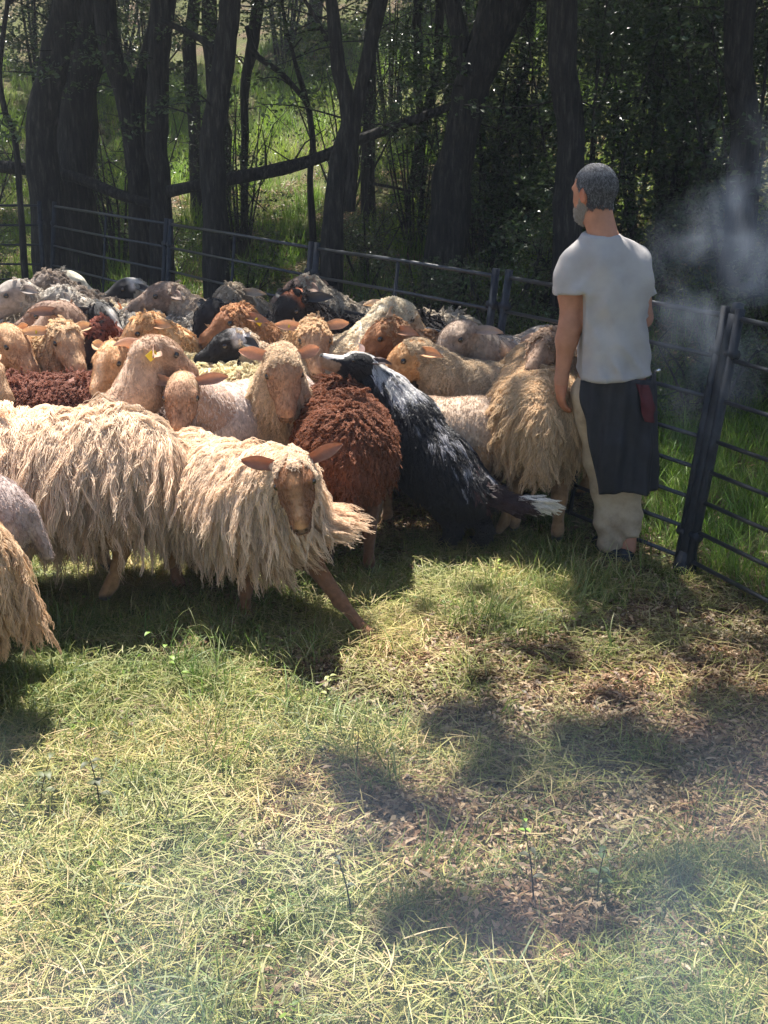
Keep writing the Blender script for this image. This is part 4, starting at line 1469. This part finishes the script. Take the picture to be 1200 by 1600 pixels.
sheep('grizzled woolly headed sheep near the fence left of the black ones', px=352, py=474, hz=.88, heading=215, yaw=20, pitch=-25, scale=1.0, fleece='curly', n=1700, m=6, wool=(0.402, 0.324, 0.239), face=(0.322, 0.248, 0.176), nup=.27, q=2, seed=65, fluff=1.8)
sheep('black faced sheep in shade beside the grey woolly back', px=322, py=502, hz=.84, heading=222, yaw=14, pitch=-35, scale=1.0, fleece='shorn', n=1200, m=2, wool=(.05, .045, .045), face=BLACK, nup=.27, q=2, seed=66)
sheep('dark grey sheep with its back between the two black heads', anchor='back', px=392, py=494, hz=.80, heading=176, scale=1.0, fleece='curly', n=2000, m=5, wool=(.09, .08, .08), q=3, nup=.0, pitch=-50, seed=67)
sheep('brown headed sheep by the fence post at the back', px=462, py=456, hz=.90, heading=175, yaw=0, pitch=-16, scale=1.05, fleece='curly', n=1800, m=5, wool=(0.456, 0.386, 0.302), face=(0.295, 0.193, 0.139), nup=.27, q=2, seed=68, fluff=.6)
sheep('maroon sheep with a spiky topknot behind the orange face', px=148, py=532, hz=.82, heading=250, yaw=0, pitch=-35, scale=.9, fleece='curly', n=2000, m=6, wool=(0.268, 0.097, 0.069), face=(.05, .03, .03), nup=.27, q=2, seed=69, fluff=2.2, ears=0)
sheep('ginger headed sheep just behind the orange face', px=214, py=524, hz=.86, heading=200, yaw=0, pitch=-30, scale=1.0, fleece='curly', n=1600, m=6, wool=(0.697, 0.442, 0.227), face=(0.563, 0.331, 0.164), nup=.27, q=2, seed=70, fluff=1)
sheep('cream back between the tan neck and the black and white head', anchor='back', px=330, py=572, hz=.76, heading=150, scale=1.0, fleece='curly', n=2200, m=6, wool=(0.750, 0.649, 0.416), q=2, nup=.0, pitch=-50, seed=71)

# ------------------------------------------------------------------ the dog
def dog():
    D0 = np.array([0.18, 5.55, 0.0])
    w = lambda px_, py_, Y: PD(px_, py_, Y) - D0
    s = SDF()
    poll, neck, wth = w(566, 574, 5.62), w(606, 618, 5.62), w(640, 668, 5.58)
    mid, hip, tb = w(690, 722, 5.47), w(728, 766, 5.38), w(762, 782, 5.33)
    s.cone(neck, wth, .10, .145, .07, 0)
    s.cone(wth, mid, .145, .13, .08, 0)
    s.cone(mid, hip, .13, .12, .08, 0)
    s.cone(wth + [-.03, .03, -.13], hip + [-.04, .04, -.08], .115, .10, .08, 0)
    s.cone(poll + [.01, .02, -.01], neck, .065, .088, .05, 1)
    nose = w(503, 552, 5.52)
    d = norm(nose - poll)
    L_ = np.linalg.norm(nose - poll)
    rt = norm(np.cross(d, [0, 0, 1.0]))
    up = np.cross(rt, d)
    Rm = np.stack([d, -rt, up], 1)
    H = lambda x, y, z: poll + Rm @ np.array([x, y, z])
    s.ell(H(.03, 0, 0), (.075, .062, .06), .03, 2, Rm)
    s.cone(H(.07, 0, -.012), H(L_ - .02, 0, -.02), .042, .024, .03, 2)
    s.cone(H(.05, 0, -.035), H(L_ - .04, 0, -.045), .03, .018, .03, 2)
    s.ell(H(L_ - .008, 0, -.012), (.014, .015, .012), .008, 3, Rm)
    for y in (1, -1):
        s.ell(H(.075, y * .035, .02), (.02, .014, .014), .015, 2, Rm)
    # legs: forepaws up on the sheep in front, hind legs driving
    for q, sx in ((0, -.07), (1, .06)):
        s.chain([wth + [sx, .02, -.08], wth + [sx - .10, .12, -.17], wth + [sx - .16, .24, -.10], wth + [sx - .20, .28, -.09]], [.055, .035, .026, .028], .03, 0)
    for q, sx in ((0, -.09), (1, .06)):
        hp = hip + [sx, 0, -.02]
        g = -D0[2]
        s.chain([hp, [hp[0] - .02, hp[1] + .12, .24], [hp[0] + .03, hp[1] - .05, .14], [hp[0], hp[1] + .03, .03], [hp[0] - .02, hp[1] + .10, .025]], [.085, .055, .030, .026, .028], .03, 0)
    V, F = s.polygonise(.015, [(np.minimum(poll, nose) - .09, np.maximum(poll, nose) + .09, .006)])
    T = s.tags(V)
    blk = np.array([.014, .013, .015])
    C = np.tile(blk, (len(V), 1))
    Lh = (V - poll) @ Rm
    wh = (T >= 2) & (np.abs(Lh[:, 1]) < .016 + .01 * (Lh[:, 0] > .12)) & (Lh[:, 2] > -.02) & (Lh[:, 0] > -.02)
    C[wh] = (.62, .56, .52)
    C[(T == 2) & (Lh[:, 0] > .13) & (Lh[:, 2] < -.015)] = (.30, .2, .13)
    C[T == 3] = (.012, .01, .01)
    r = empty('dog', D0, 0, 'black and silver long haired sheepdog scrambling up between the sheep', 'dog')
    mobj('body', V, F, M_SKIN, r, C)
    hsh = lambda p: fbm(p * 22 + 3, 2)

    def colf(p):
        tpar = np.clip(((p - neck) @ norm(hip - neck)) / np.linalg.norm(hip - neck), -.4, 1.2)
        up_ = (p - (neck + norm(hip - neck) * (tpar * np.linalg.norm(hip - neck))[:, None])) @ norm(np.array([.45, .1, .85]))
        top = np.clip((up_ - .01) / .05, 0, 1)
        n_ = hsh(p)
        col = np.tile(blk, (len(p), 1))
        sil = (tpar < .16) & (n_ > .40) | (tpar >= .16) & (n_ > .67)
        sil &= top > .25
        col[sil] = np.array([.30, .29, .31])
        wt = (tpar < .08) & (top > .5) & (n_ > .45)
        col[wt] = (.60, .57, .55)
        rust = (tpar > .55) & (n_ < .36) & (top > .4)
        col[rust] = (.10, .045, .045)
        return col
    along = norm(hip - neck)
    wgt = (T <= 1) * 1.0
    grow('fur', r, s, V, F, wgt, 4600, 9, .095, M_FUR, colf, k=7, r0=.0012, r1=.0006, stand=.5, grav=.3, clump_r=.014, clumpy=.75, wave=.005, freq=1.2, lat=.0,
         comb=lambda p, n: np.tile(along * 1.1 + np.array([0, -.1, .15]), (len(p), 1)), seed=5, jit=.003, lenf=lambda p: np.where(p[:, 2] < .27, .28, np.where(p[:, 2] < .36, .6, 1.0)))
    grow('head_fur', r, s, V, F, ((T == 2) & (Lh[:, 0] < .09)) * 1.0, 700, 6, .02, M_FUR,
         lambda p: np.where(((np.abs(((p - poll) @ Rm)[:, 1]) < .016) & (((p - poll) @ Rm)[:, 2] > 0))[:, None], np.array([[.6, .55, .5]]), np.array([[.018, .015, .016]])), k=5, r0=.001, r1=.0005, stand=.5, clump_r=.008, wave=.001, lat=0, jit=.001,
         comb=lambda p, n: np.tile(-d * 1.5, (len(p), 1)), seed=6)
    for y in (1, -1):
        e = ear_data('ear', .085, .055, .55, blk * 1.6 + [.02, .01, .005], (.10, .06, .05), M_SKIN)
        hx = norm(Rm @ np.array([-.5, y * .5, .55]))
        xa = norm(np.cross(hx, Rm[:, 0] * y + Rm[:, 2] * .3))
        m4 = np.eye(4)
        m4[:3, 0], m4[:3, 1], m4[:3, 2], m4[:3, 3] = xa, hx, np.cross(xa, hx), H(-.005, y * .042, .038)
        put(bpy.data.objects.new('ear', e), r, m4)
        m5 = np.eye(4)
        m5[:3, 3] = H(.082, y * .043, .018)
        put(bpy.data.objects.new('eye', EYE), r, m5)
    # tail
    tp_ = [tb - along * .04, w(790, 786, 5.28), w(816, 786, 5.24), w(842, 785, 5.2)]
    st = SDF()
    st.chain(tp_, [.035, .026, .022, .012], .02, 0)
    tv, tf = st.polygonise(.011)
    tipx = tp_[2][0] - .02
    tcf = lambda p: np.where((p[:, 0] > tipx + .01 * np.sin(p[:, 2] * 90))[:, None], np.array([[.80, .72, .60]]), np.array([[.05, .028, .03]]))
    mobj('tail', tv, tf, M_SKIN, r, tcf(tv))
    ta = norm(tp_[3] - tp_[0])
    grow('tail_fur', r, st, tv, tf, np.ones(len(tv)), 900, 12, .10, M_FUR, tcf, k=7, r0=.0012, r1=.0006, stand=.35, grav=.35, clump_r=.012, clumpy=.8, wave=.004, lat=0,
         comb=lambda p, n: np.tile(ta * 2.6 + np.array([0, 0, .75]), (len(p), 1)), seed=8, margin=.001)


dog()


# ------------------------------------------------------------------ the man
def man():
    B = np.array([1.075, 5.30, 0.0])
    r = empty('person', B, 0, 'grey haired bearded man in light grey t-shirt and dark apron with his back turned', 'person')
    hc = np.array([-.185, .03, 1.655])
    s = SDF()
    # head: looks away and to the left
    f = norm(np.array([-.66, .75, -.14]))
    rt = norm(np.cross(f, [0, 0, 1.0]))
    up = np.cross(rt, f)
    Rm = np.stack([f, -rt, up], 1)
    H = lambda x, y, z: hc + Rm @ np.array([x, y, z])
    s.ell(H(-.015, 0, .03), (.098, .076, .088), .03, 1, Rm)
    s.ell(H(.02, 0, -.03), (.075, .064, .085), .03, 1, Rm)
    s.ell(H(.055, 0, -.085), (.035, .04, .028), .03, 1, Rm)        # jaw and chin
    s.ell(H(.085, 0, -.02), (.022, .013, .024), .012, 1, Rm)       # nose
    s.cone(H(.078, 0, .012), H(.098, 0, -.026), .009, .012, .012, 1)
    s.ell(H(.072, 0, .03), (.02, .05, .012), .015, 1, Rm)          # brow
    s.ell(H(.082, 0, -.06), (.012, .024, .009), .01, 1, Rm)        # lips
    for y in (1, -1):
        s.ell(H(.074, y * .028, .008), (.014, .014, .010), .006, 1, Rm, True)
        s.ell(H(.068, y * .028, .006), (.012, .013, .012), .004, 1, Rm)
        s.ell(H(-.005, y * .078, -.008), (.018, .008, .031), .008, 4, Rm)
        s.ell(H(.0, y * .086, -.008), (.009, .005, .018), .004, 4, Rm, True)
    nb = np.array([-.135, -.005, 1.45])
    s.cone(nb, hc + [.02, -.02, -.07], .068, .058, .04, 2)
    # trunk
    s.chain([(-.12, .0, 1.35), (-.10, 0, 1.15), (-.075, 0, .98)], [.11, .11, .115], .06, 0)
    s.cone((-.22, 0, 1.38), (-.03, 0, 1.38), .055, .055, .05, 0)
    # arms
    SL, EL, WL = np.array([-.262, -.005, 1.375]), np.array([-.268, -.03, 1.10]), np.array([-.292, -.02, .855])
    s.chain([SL, (SL + EL) / 2 + [-.004, 0, 0], EL, (EL + WL) / 2 * .5 + EL * .5 + [-.004, 0, 0], WL], [.056, .049, .042, .043, .028], .035, 3)
    SR, ER, WR = np.array([.015, .0, 1.375]), np.array([.065, .06, 1.12]), np.array([.02, .26, 1.05])
    s.chain([SR, ER, WR], [.056, .042, .028], .03, 3)
    # hands: palm and five bent fingers
    def hand(wr, dn, pal, th):
        """wr wrist, dn towards the fingertips, pal out of the palm, th towards the thumb"""
        s.ell(wr + dn * .055, (.046, .018, .040), .02, 5, np.stack([dn, pal, th], 1))
        s.cone(wr - dn * .01, wr + dn * .04, .027, .024, .02, 5)
        for i, (o, L) in enumerate(((.031, .072), (.011, .080), (-.010, .075), (-.030, .060))):
            k0 = wr + dn * (.092 - abs(i - 1) * .004) + th * o
            k1 = k0 + (dn * .93 + pal * .35) * L * .42
            k2 = k1 + (dn * .75 + pal * .66) * L * .32
            k3 = k2 + (dn * .5 + pal * .86) * L * .26
            s.chain([k0 - dn * .02, k0, k1, k2, k3], [.0095, .0098, .009, .0082, .007], .004, 5)
        t0 = wr + dn * .025 + th * .03
        t1 = t0 + dn * .035 + th * .022 + pal * .012
        t2 = t1 + dn * .030 + th * .002 + pal * .012
        s.chain([t0, t1, t2], [.015, .011, .0085], .008, 5)
    dn = norm(np.array([.03, .10, -1.0]))
    pal = norm(np.cross(dn, [.25, -1, 0]) * 1.0)
    if pal[0] < 0: pal = -pal
    th = norm(np.cross(pal, dn))
    if th[1] < 0: th = -th
    hand(WL, dn, pal, th)
    dn2 = norm(WR - ER)
    hand(WR, dn2, np.array([-.6, 0, -.8]), norm(np.cross(dn2, [-.6, 0, -.8])))
    # legs under the trousers, bare ankles
    s.chain([(-.13, .0, .88), (-.075, .04, .48), (-.02, .0, .07)], [.085, .056, .036], .03, 0)
    s.chain([(.0, .0, .88), (.035, .05, .48), (.05, -.04, .07)], [.085, .056, .036], .03, 0)
    V, F = s.polygonise(.016, [(hc - .14, hc + .14, .0062), (WL - [.08, .09, .22], WL + [.08, .10, .03], .0048)])
    T = s.tags(V)
    sk = np.array([.43, .20, .125])
    C = np.tile(sk, (len(V), 1)) * (.88 + .24 * fbm(V * 18))[:, None]
    C[T == 5] *= np.array([1.0, .88, .85])
    C[T == 4] = sk * [1.05, .85, .8]
    Lh = (V - hc) @ Rm
    # hair, beard
    hw = ((T == 1) & ((Lh[:, 2] > .055 - .10 * np.clip((.03 - Lh[:, 0]) / .05, 0, 1) * 1.25) | ((Lh[:, 0] < -.055) & (Lh[:, 2] > -.075))) & ~((Lh[:, 0] > .03) & (Lh[:, 2] < .075))) * 1.0
    hw[(T == 2) & (V[:, 2] > 1.56) & (Lh[:, 0] < -.02)] = .5
    hw *= (Lh[:, 2] > -.062)
    kk = (T == 1) & (hw > 0)
    C[kk] = (.075, .07, .068)
    bb = np.clip((-.052 - Lh[:, 2] + .03 * (vnoise(V * 130) - .5) + 1.3 * np.clip(.045 - Lh[:, 0], 0, .06)) / .02, 0, 1) * (T == 1) * (Lh[:, 0] > -.015) * .5
    C = C * (1 - bb[:, None]) + np.array([.36, .31, .26]) * bb[:, None]
    mobj('body', V, F, M_MAN, r, C)
    hrg = np.random.default_rng(4)

    def hcol(p):
        g_ = (hrg.random(len(p)) < .22 + .25 * (((p - hc) @ Rm)[:, 2] > .07))[:, None]
        return np.where(g_, np.array([[.30, .29, .29]]), np.array([[.065, .06, .06]]))
    grow('hair', r, s, V, F, hw, 6500, 8, .012, M_FUR, hcol, k=5, r0=.0005, r1=.0003, stand=.25, grav=.3, clump_r=.006, clumpy=.15, wave=.0005, lat=0, jit=.0006, margin=.002,
         comb=lambda p, n: np.tile(-f * .5 + np.array([0, 0, -.1]), (len(p), 1)), seed=3)
    bw = ((T == 1) & (Lh[:, 2] < -.052 + 1.3 * np.clip(.045 - Lh[:, 0], 0, .06)) & (Lh[:, 0] > -.015) & ~((np.abs(Lh[:, 1]) < .02) & (Lh[:, 0] > .09) & (Lh[:, 2] > -.05))) * 1.0
    grow('beard', r, s, V, F, bw, 1300, 4, .015, M_FUR, lambda p: np.tile([.36, .32, .28], (len(p), 1)), k=5, r0=.0004, r1=.0004, stand=.5, grav=.4, clump_r=.006, clumpy=.3, wave=.0015, lat=0, jit=.001, margin=.001, seed=4)
    for y in (1, -1):
        m5 = np.eye(4) * .85
        m5[3, 3] = 1
        m5[:3, 3] = H(.070, y * .028, .006)
        put(bpy.data.objects.new('eye', EYE), r, m5)
    # t-shirt
    t = SDF()
    t.chain([(-.125, .0, 1.36), (-.10, 0, 1.18), (-.075, .0, 1.02), (-.068, .0, .86)], [.125, .132, .146, .182], .06, 0)
    t.ell((-.21, -.035, 1.28), (.10, .085, .13), .06)
    t.ell((-.02, -.035, 1.28), (.10, .085, .13), .06)
    t.cone((-.225, .0, 1.39), (-.02, 0, 1.39), .062, .062, .06, 0)
    t.cone((-.20, .0, 1.41), nb + [-.03, 0, .0], .045, .05, .05, 0)
    t.cone((-.04, .0, 1.41), nb + [.03, 0, .0], .045, .05, .05, 0)
    t.cone(nb - [0, 0, .02], nb + [-.012, .005, .03], .082, .074, .03, 0)
    t.cone(SL, SL + [-.020, -.008, -.20], .060, .069, .025, 1)
    t.cone(SR, SR + (ER - SR) * .75, .060, .066, .025, 1)

    def warp(G):
        p = G * np.array([1, 1, 1])
        a = np.sin(G[..., 0] * 34 + G[..., 2] * 9 + 5 * vnoise(G * 4)) * .007 * np.clip((1.15 - G[..., 2]) / .25, 0, 1)
        n1 = (fbm(np.stack([G[..., 0] * 9, G[..., 1] * 9, G[..., 2] * 4.5 + G[..., 0] * 5], -1), 2) - .5) * .06
        dg = np.sin((G[..., 2] - G[..., 0] * 1.2) * 38 + 4 * vnoise(G * 5)) * .006 * np.clip(1 - np.abs(G[..., 2] - 1.22) / .2, 0, 1) * (G[..., 0] < -.12)
        x, y, z = G[..., 0], G[..., 1], G[..., 2]
        cr = np.abs(vnoise(np.stack([(x + z * .7) * 11, y * 6, (z - x * .7) * 4], -1)) - .5) + .6 * np.abs(vnoise(np.stack([(x - z * .8) * 13 + 7, y * 6, (z + x * .8) * 4], -1)) - .5)
        wz = .45 + .9 * np.clip((1.08 - z) / .15, 0, 1) + .6 * np.exp(-((x + .22) / .07) ** 2 - ((z - 1.25) / .1) ** 2)
        n1 = n1 * .6 + (.30 - cr) * -.045 * wz
        hem = -.006 * np.exp(-((G[..., 2] - .895) / .012) ** 2) - .003 * np.exp(-((G[..., 2] - .925) / .003) ** 2)
        return a + n1 + dg + hem

    def cut(G):
        x, y, z = G[..., 0], G[..., 1], G[..., 2]
        hem = (.892 + .012 * np.sin(x * 9) + .01 * np.sin(y * 14)) - z
        sle = -1.0 * (z - (1.238 + .12 * (x + .3)))
        sle = np.where((x < -.222), sle, -1)
        sl2 = np.where(x > .068 - .2 * (z - 1.2), (1.225 - z), -1)
        nk = ((z - 1.492) + .25 * (x + .135) * 0 - .10 * (y))
        nk = np.where(np.abs(x + .14) < .13, nk, -1)
        return np.maximum(np.maximum(hem, sle), np.maximum(sl2, nk))
    tv, tf = t.polygonise(.0105, warp=warp, cut=cut)
    M_SH, nt, b = mat_new('grey_cotton')
    n = noise_node(nt, 9, 5)
    lk(nt, ramp(nt, n.outputs[0], [(.3, (.33, .305, .295)), (.7, (.42, .39, .375))]).outputs[0], b.inputs['Base Color'])
    b.inputs['Roughness'].default_value = .95
    b.inputs['Sheen Weight'].default_value = .15
    b.inputs['Specular IOR Level'].default_value = .1
    bump(nt, b, noise_node(nt, 420, 2).outputs[0], .35, .002)
    mobj('t_shirt', tv, tf, M_SH, r)
    # trousers
    q = SDF()
    q.cone((-.075, .0, .88), (-.07, 0, .80), .130, .138, .05, 0)
    q.chain([(-.145, -.005, .80), (-.075, .035, .47), (-.035, .01, .20), (-.025, .0, .07)], [.102, .080, .060, .055], .04, 1)
    q.chain([(-.0, .0, .80), (.035, .045, .47), (.045, -.01, .22), (.050, -.03, .12)], [.100, .078, .055, .050], .04, 1)

    def warp2(G):
        x, y, z = G[..., 0], G[..., 1], G[..., 2]
        n1 = (fbm(np.stack([x * 8, y * 8, z * 6 - x * 6], -1), 3) - .5) * .022
        fold = np.sin((z + x * .8 + y * .5) * 85 + 7 * vnoise(G * 7)) * .0065 * np.clip((.30 - z) / .16, 0, 1) + np.sin((z * .7 - x) * 40 + 6 * vnoise(G * 5)) * .004
        cr = np.abs(vnoise(np.stack([(x + z * .8) * 15, y * 9, (z - x * .8) * 6], -1)) - .5) + .6 * np.abs(vnoise(np.stack([(x - z * .6) * 18 + 7, y * 9, (z + x * .6) * 7], -1)) - .5)
        n1 = n1 * .5 - (.30 - cr) * .018 * (.4 + .8 * np.clip((.4 - z) / .2, 0, 1))
        return (n1 + fold * .6) * np.clip((.80 - z) / .1, 0, 1) + .012 * np.clip((z - .80) / .08, 0, 1)
    V2, F2 = q.polygonise(.0115, warp=warp2, cut=lambda G: np.maximum(.050 + np.clip((G[..., 0] - .012) * 4, 0, .085) - G[..., 2], G[..., 2] - .885))
    M_TR, nt, b = mat_new('pale_trousers')
    n = noise_node(nt, 7, 6, rough=.7)
    lk(nt, ramp(nt, n.outputs[0], [(.3, (.25, .18, .12)), (.5, (.42, .32, .22)), (.7, (.52, .41, .29))]).outputs[0], b.inputs['Base Color'])
    b.inputs['Roughness'].default_value = .95
    bump(nt, b, noise_node(nt, 300, 2).outputs[0], .35, .002)
    mobj('trousers', V2, F2, M_TR, r)
    # apron wrapped round the hips, open at the left side
    def apron(th0, th1, z0, z1, rad, flare, name, mat, w_=48, h_=34, off=0.0, sh=.42):
        vs = []
        for side in (0, 1):
            for i in range(h_):
                z = z1 + (z0 - z1) * i / (h_ - 1)
                tt = i / (h_ - 1)
                for j in range(w_):
                    u = j / (w_ - 1)
                    a = th0 + (th1 - th0) * u + sh * tt * (1 - u)
                    rr = rad + flare * tt + .013 * math.sin(a * 7 + 2 * tt) * (.3 + .7 * tt) + .007 * math.sin(a * 17 + 6 * tt) + .02 * (float(vnoise(np.array([a * 3, tt * 5, 1.0]))) - .5) - side * .003 + off
                    cx, cy = -.066 + .045 * tt, .0
                    vs.append((cx + math.cos(a) * rr * 1.06, cy + math.sin(a) * rr * .95, z + .012 * math.sin(a * 3)))
        f = []
        n0 = w_ * h_
        for i in range(h_ - 1):
            for j in range(w_ - 1):
                k = i * w_ + j
                f.append((k, k + w_, k + w_ + 1, k + 1))
                f.append((n0 + k, n0 + k + 1, n0 + k + w_ + 1, n0 + k + w_))
        for j in range(w_ - 1):
            k = (h_ - 1) * w_ + j
            f.append((k, n0 + k, n0 + k + 1, k + 1))
            f.append((j, j + 1, n0 + j + 1, n0 + j))
        for i in range(h_ - 1):
            f.append((i * w_, n0 + i * w_, n0 + (i + 1) * w_, (i + 1) * w_))
            k = (i + 1) * w_ - 1
            f.append((k, k + w_, n0 + k + w_, n0 + k))
        return mobj(name, vs, f, mat, r)
    M_AP = mat_plain('dark_apron_cloth', (.020, .021, .027), .75, 0, 9, .35, .3, .3)
    M_RED = mat_plain('red_cloth', (.085, .018, .02), .85, 0, 14, .3, .2, .2)
    M_BAND = mat_plain('grey_band', (.10, .11, .13), .8, 0, 14, .3, .2, .2)
    apron(R(212), R(368), .365, .885, .172, .000, 'apron', M_AP)
    apron(R(296), R(318), .70, .865, .178, .000, 'red_patch', M_RED, 12, 12, sh=0)
    # small metal tool at the wrist side and a buckle
    m = MB()
    m.tube([(.118, -.07, .915), (.122, -.075, .905)], .014, 12)
    m.build('buckle', mat_plain('bright_metal', (.7, .7, .7), .2, 1, 5, .05, 0), r)
    # shoes
    for (x, y, a) in ((-.03, .06, .2), (.045, .03, -.1)):
        sh = SDF()
        c_, s_ = math.cos(a), math.sin(a)
        W = lambda u, v, z: (x + u * c_ - v * s_, y + u * s_ + v * c_, z)
        sh.cone(W(0, -.09, .03), W(0, .10, .025), .038, .040, .02)
        sh.cone(W(0, -.08, .05), W(0, .0, .055), .036, .036, .02)
        v_, f_ = sh.polygonise(.010, cut=lambda G: .002 - G[..., 2])
        mobj('shoe', v_, f_, M_METALD, r)


man()


# ------------------------------------------------------------------ single weeds in the lawn
def weed(label, px, py, h, lean_, n_leaf, lsz, col, stemcol=(.12, .12, .05)):
    g0 = P(px, py, 0)
    g0[2] = float(gz(g0[0], g0[1]))
    r = empty('weed', g0, 0, label, 'weed', 'single weeds standing out of the lawn')
    pts = spline([np.zeros(3) - [0, 0, .01], np.array([lean_ * .35, .02, h * .5]), np.array([lean_, .03, h])], 9)
    m = MB()
    m.tube(pts, np.linspace(.0028, .0012, 9), 5, c=stemcol)
    put(bpy.data.objects.new('stem', m.data('stem', M_GRASS, True, True)), r)
    for k in range(n_leaf):
        t = .3 + .7 * (k + 1) / n_leaf
        o = pts[min(8, int(t * 8))]
        a = k * 2.6
        d = norm(np.array([math.cos(a), math.sin(a), .45]))
        s_ = norm(np.cross(d, [0, 0, 1.0]))
        L = lsz * (1.1 - .3 * t)
        vs, cs = [], []
        prof = [(0, .08), (.2, .6), (.45, 1), (.7, .75), (1, .05)]
        for u, w_ in prof:
            c0 = o + d * L * u + np.array([0, 0, -.5 * L * u * u])
            vs += [c0 - s_ * L * .24 * w_ + [0, 0, L * .06 * w_], c0, c0 + s_ * L * .24 * w_ + [0, 0, L * .06 * w_]]
            cs += [np.array(col) * (.85 + .3 * random.random())] * 3
        f = []
        for i in range(4):
            f += [(3 * i, 3 * i + 1, 3 * i + 4, 3 * i + 3), (3 * i + 1, 3 * i + 2, 3 * i + 5, 3 * i + 4)]
        mobj('leaf', vs, f, M_GRASS, r, np.array(cs))


weed('tall pale weed leaning left into the shadow of the front sheep', 296, 1085, .24, -.13, 5, .045, (.30, .40, .10))
weed('pale weed at the right edge of the front shadow', 508, 1118, .17, .02, 6, .04, (.42, .42, .20))
weed('dark leaved withered weed in the left lawn', 158, 1275, .20, -.03, 6, .055, (.07, .08, .035), (.05, .035, .02))
weed('bent brown stalk with a few leaves at the left', 60, 1262, .16, .04, 4, .06, (.10, .12, .05), (.12, .08, .04))
weed('dark stalk standing before the blue shade at the bottom', 835, 1420, .22, -.03, 4, .045, (.10, .11, .08), (.05, .04, .035))
weed('grey green weed with drooping leaves near the bottom right', 932, 1415, .16, .02, 5, .05, (.09, .14, .07), (.06, .06, .04))
weed('thin dark stalk leaning in the lower middle', 552, 1450, .22, -.05, 3, .03, (.06, .08, .06), (.04, .04, .035))
weed('thin straight dry stalk below the dappled shade', 556, 1215, .16, .01, 2, .02, (.14, .12, .06), (.10, .07, .04))
weed('bright green seedling at the lawn centre right', 822, 1330, .07, .0, 4, .03, (.20, .38, .05))
weed('bright green seedling in front of the dog', 775, 912, .10, .02, 5, .035, (.24, .38, .05))

# ------------------------------------------------------------------ haze and smoke
def volume_mat(name, dens, col, noise=None, aniso=.3):
    m = bpy.data.materials.new(name)
    m.use_nodes = True
    nt = m.node_tree
    nt.nodes.clear()
    out = nt.nodes.new('ShaderNodeOutputMaterial')
    pv = nt.nodes.new('ShaderNodeVolumePrincipled')
    pv.inputs['Color'].default_value = (*col, 1)
    pv.inputs['Anisotropy'].default_value = aniso
    lk(nt, pv.outputs[0], out.inputs['Volume'])
    if noise is None:
        pv.inputs['Density'].default_value = dens
        return m
    sc, th, fall = noise
    tc = nt.nodes.new('ShaderNodeTexCoord')
    g = nt.nodes.new('ShaderNodeNewGeometry')
    n = noise_node(nt, sc, 3, vec=g.outputs['Position'], rough=.5)
    n.inputs['Distortion'].default_value = 1.2
    mr = nt.nodes.new('ShaderNodeMapRange')
    mr.inputs['From Min'].default_value = th
    mr.inputs['From Max'].default_value = th + .28
    lk(nt, n.outputs[0], mr.inputs['Value'])
    ln = nt.nodes.new('ShaderNodeVectorMath')
    ln.operation = 'LENGTH'
    lk(nt, tc.outputs['Object'], ln.inputs[0])
    fo = nt.nodes.new('ShaderNodeMapRange')
    fo.inputs['From Min'].default_value = 1.0
    fo.inputs['From Max'].default_value = fall
    lk(nt, ln.outputs['Value'], fo.inputs['Value'])
    mu = nt.nodes.new('ShaderNodeMath')
    mu.operation = 'MULTIPLY'
    lk(nt, mr.outputs[0], mu.inputs[0])
    lk(nt, fo.outputs[0], mu.inputs[1])
    m2 = nt.nodes.new('ShaderNodeMath')
    m2.operation = 'MULTIPLY'
    m2.inputs[1].default_value = dens
    lk(nt, mu.outputs[0], m2.inputs[0])
    lk(nt, m2.outputs[0], pv.inputs['Density'])
    return m


m = MB()
m.box((-80, -14, -2.0), (80, 92, 48))
tag(m.build('haze', volume_mat('thin_smoky_air', .0013, (.80, .86, 1.0), aniso=.2), None, False), 'thin smoky air hanging in the wood', 'haze', kind='stuff')


def puff(label, c, rad, dens, noise, rot=0, col=(.82, .88, 1.0)):
    me = ball_data('smoke', 1.0, volume_mat('smoke', dens, col, noise), 20)
    o = bpy.data.objects.new('smoke', me)
    COL.objects.link(o)
    o.location = c
    o.scale = rad
    o.rotation_euler = (0, rot, 0)
    tag(o, label, 'smoke', kind='stuff')


puff('blue grey smoke rising over the near fence post', PD(1165, 400, 5.25), (.46, .36, .74), 4.0, (3.0, .465, .2), R(14), (.74, .84, 1.0))
puff('thin smoke drifting between the man and the fence post', PD(1085, 560, 5.1), (.32, .26, .44), 1.6, (2.6, .42, .1), R(-10))
puff('pale smoke lying low over the near grass', (.25, 2.05, .32), (2.4, 1.05, .48), .38, (1.5, .36, .2), 0, (.62, .78, 1.0))
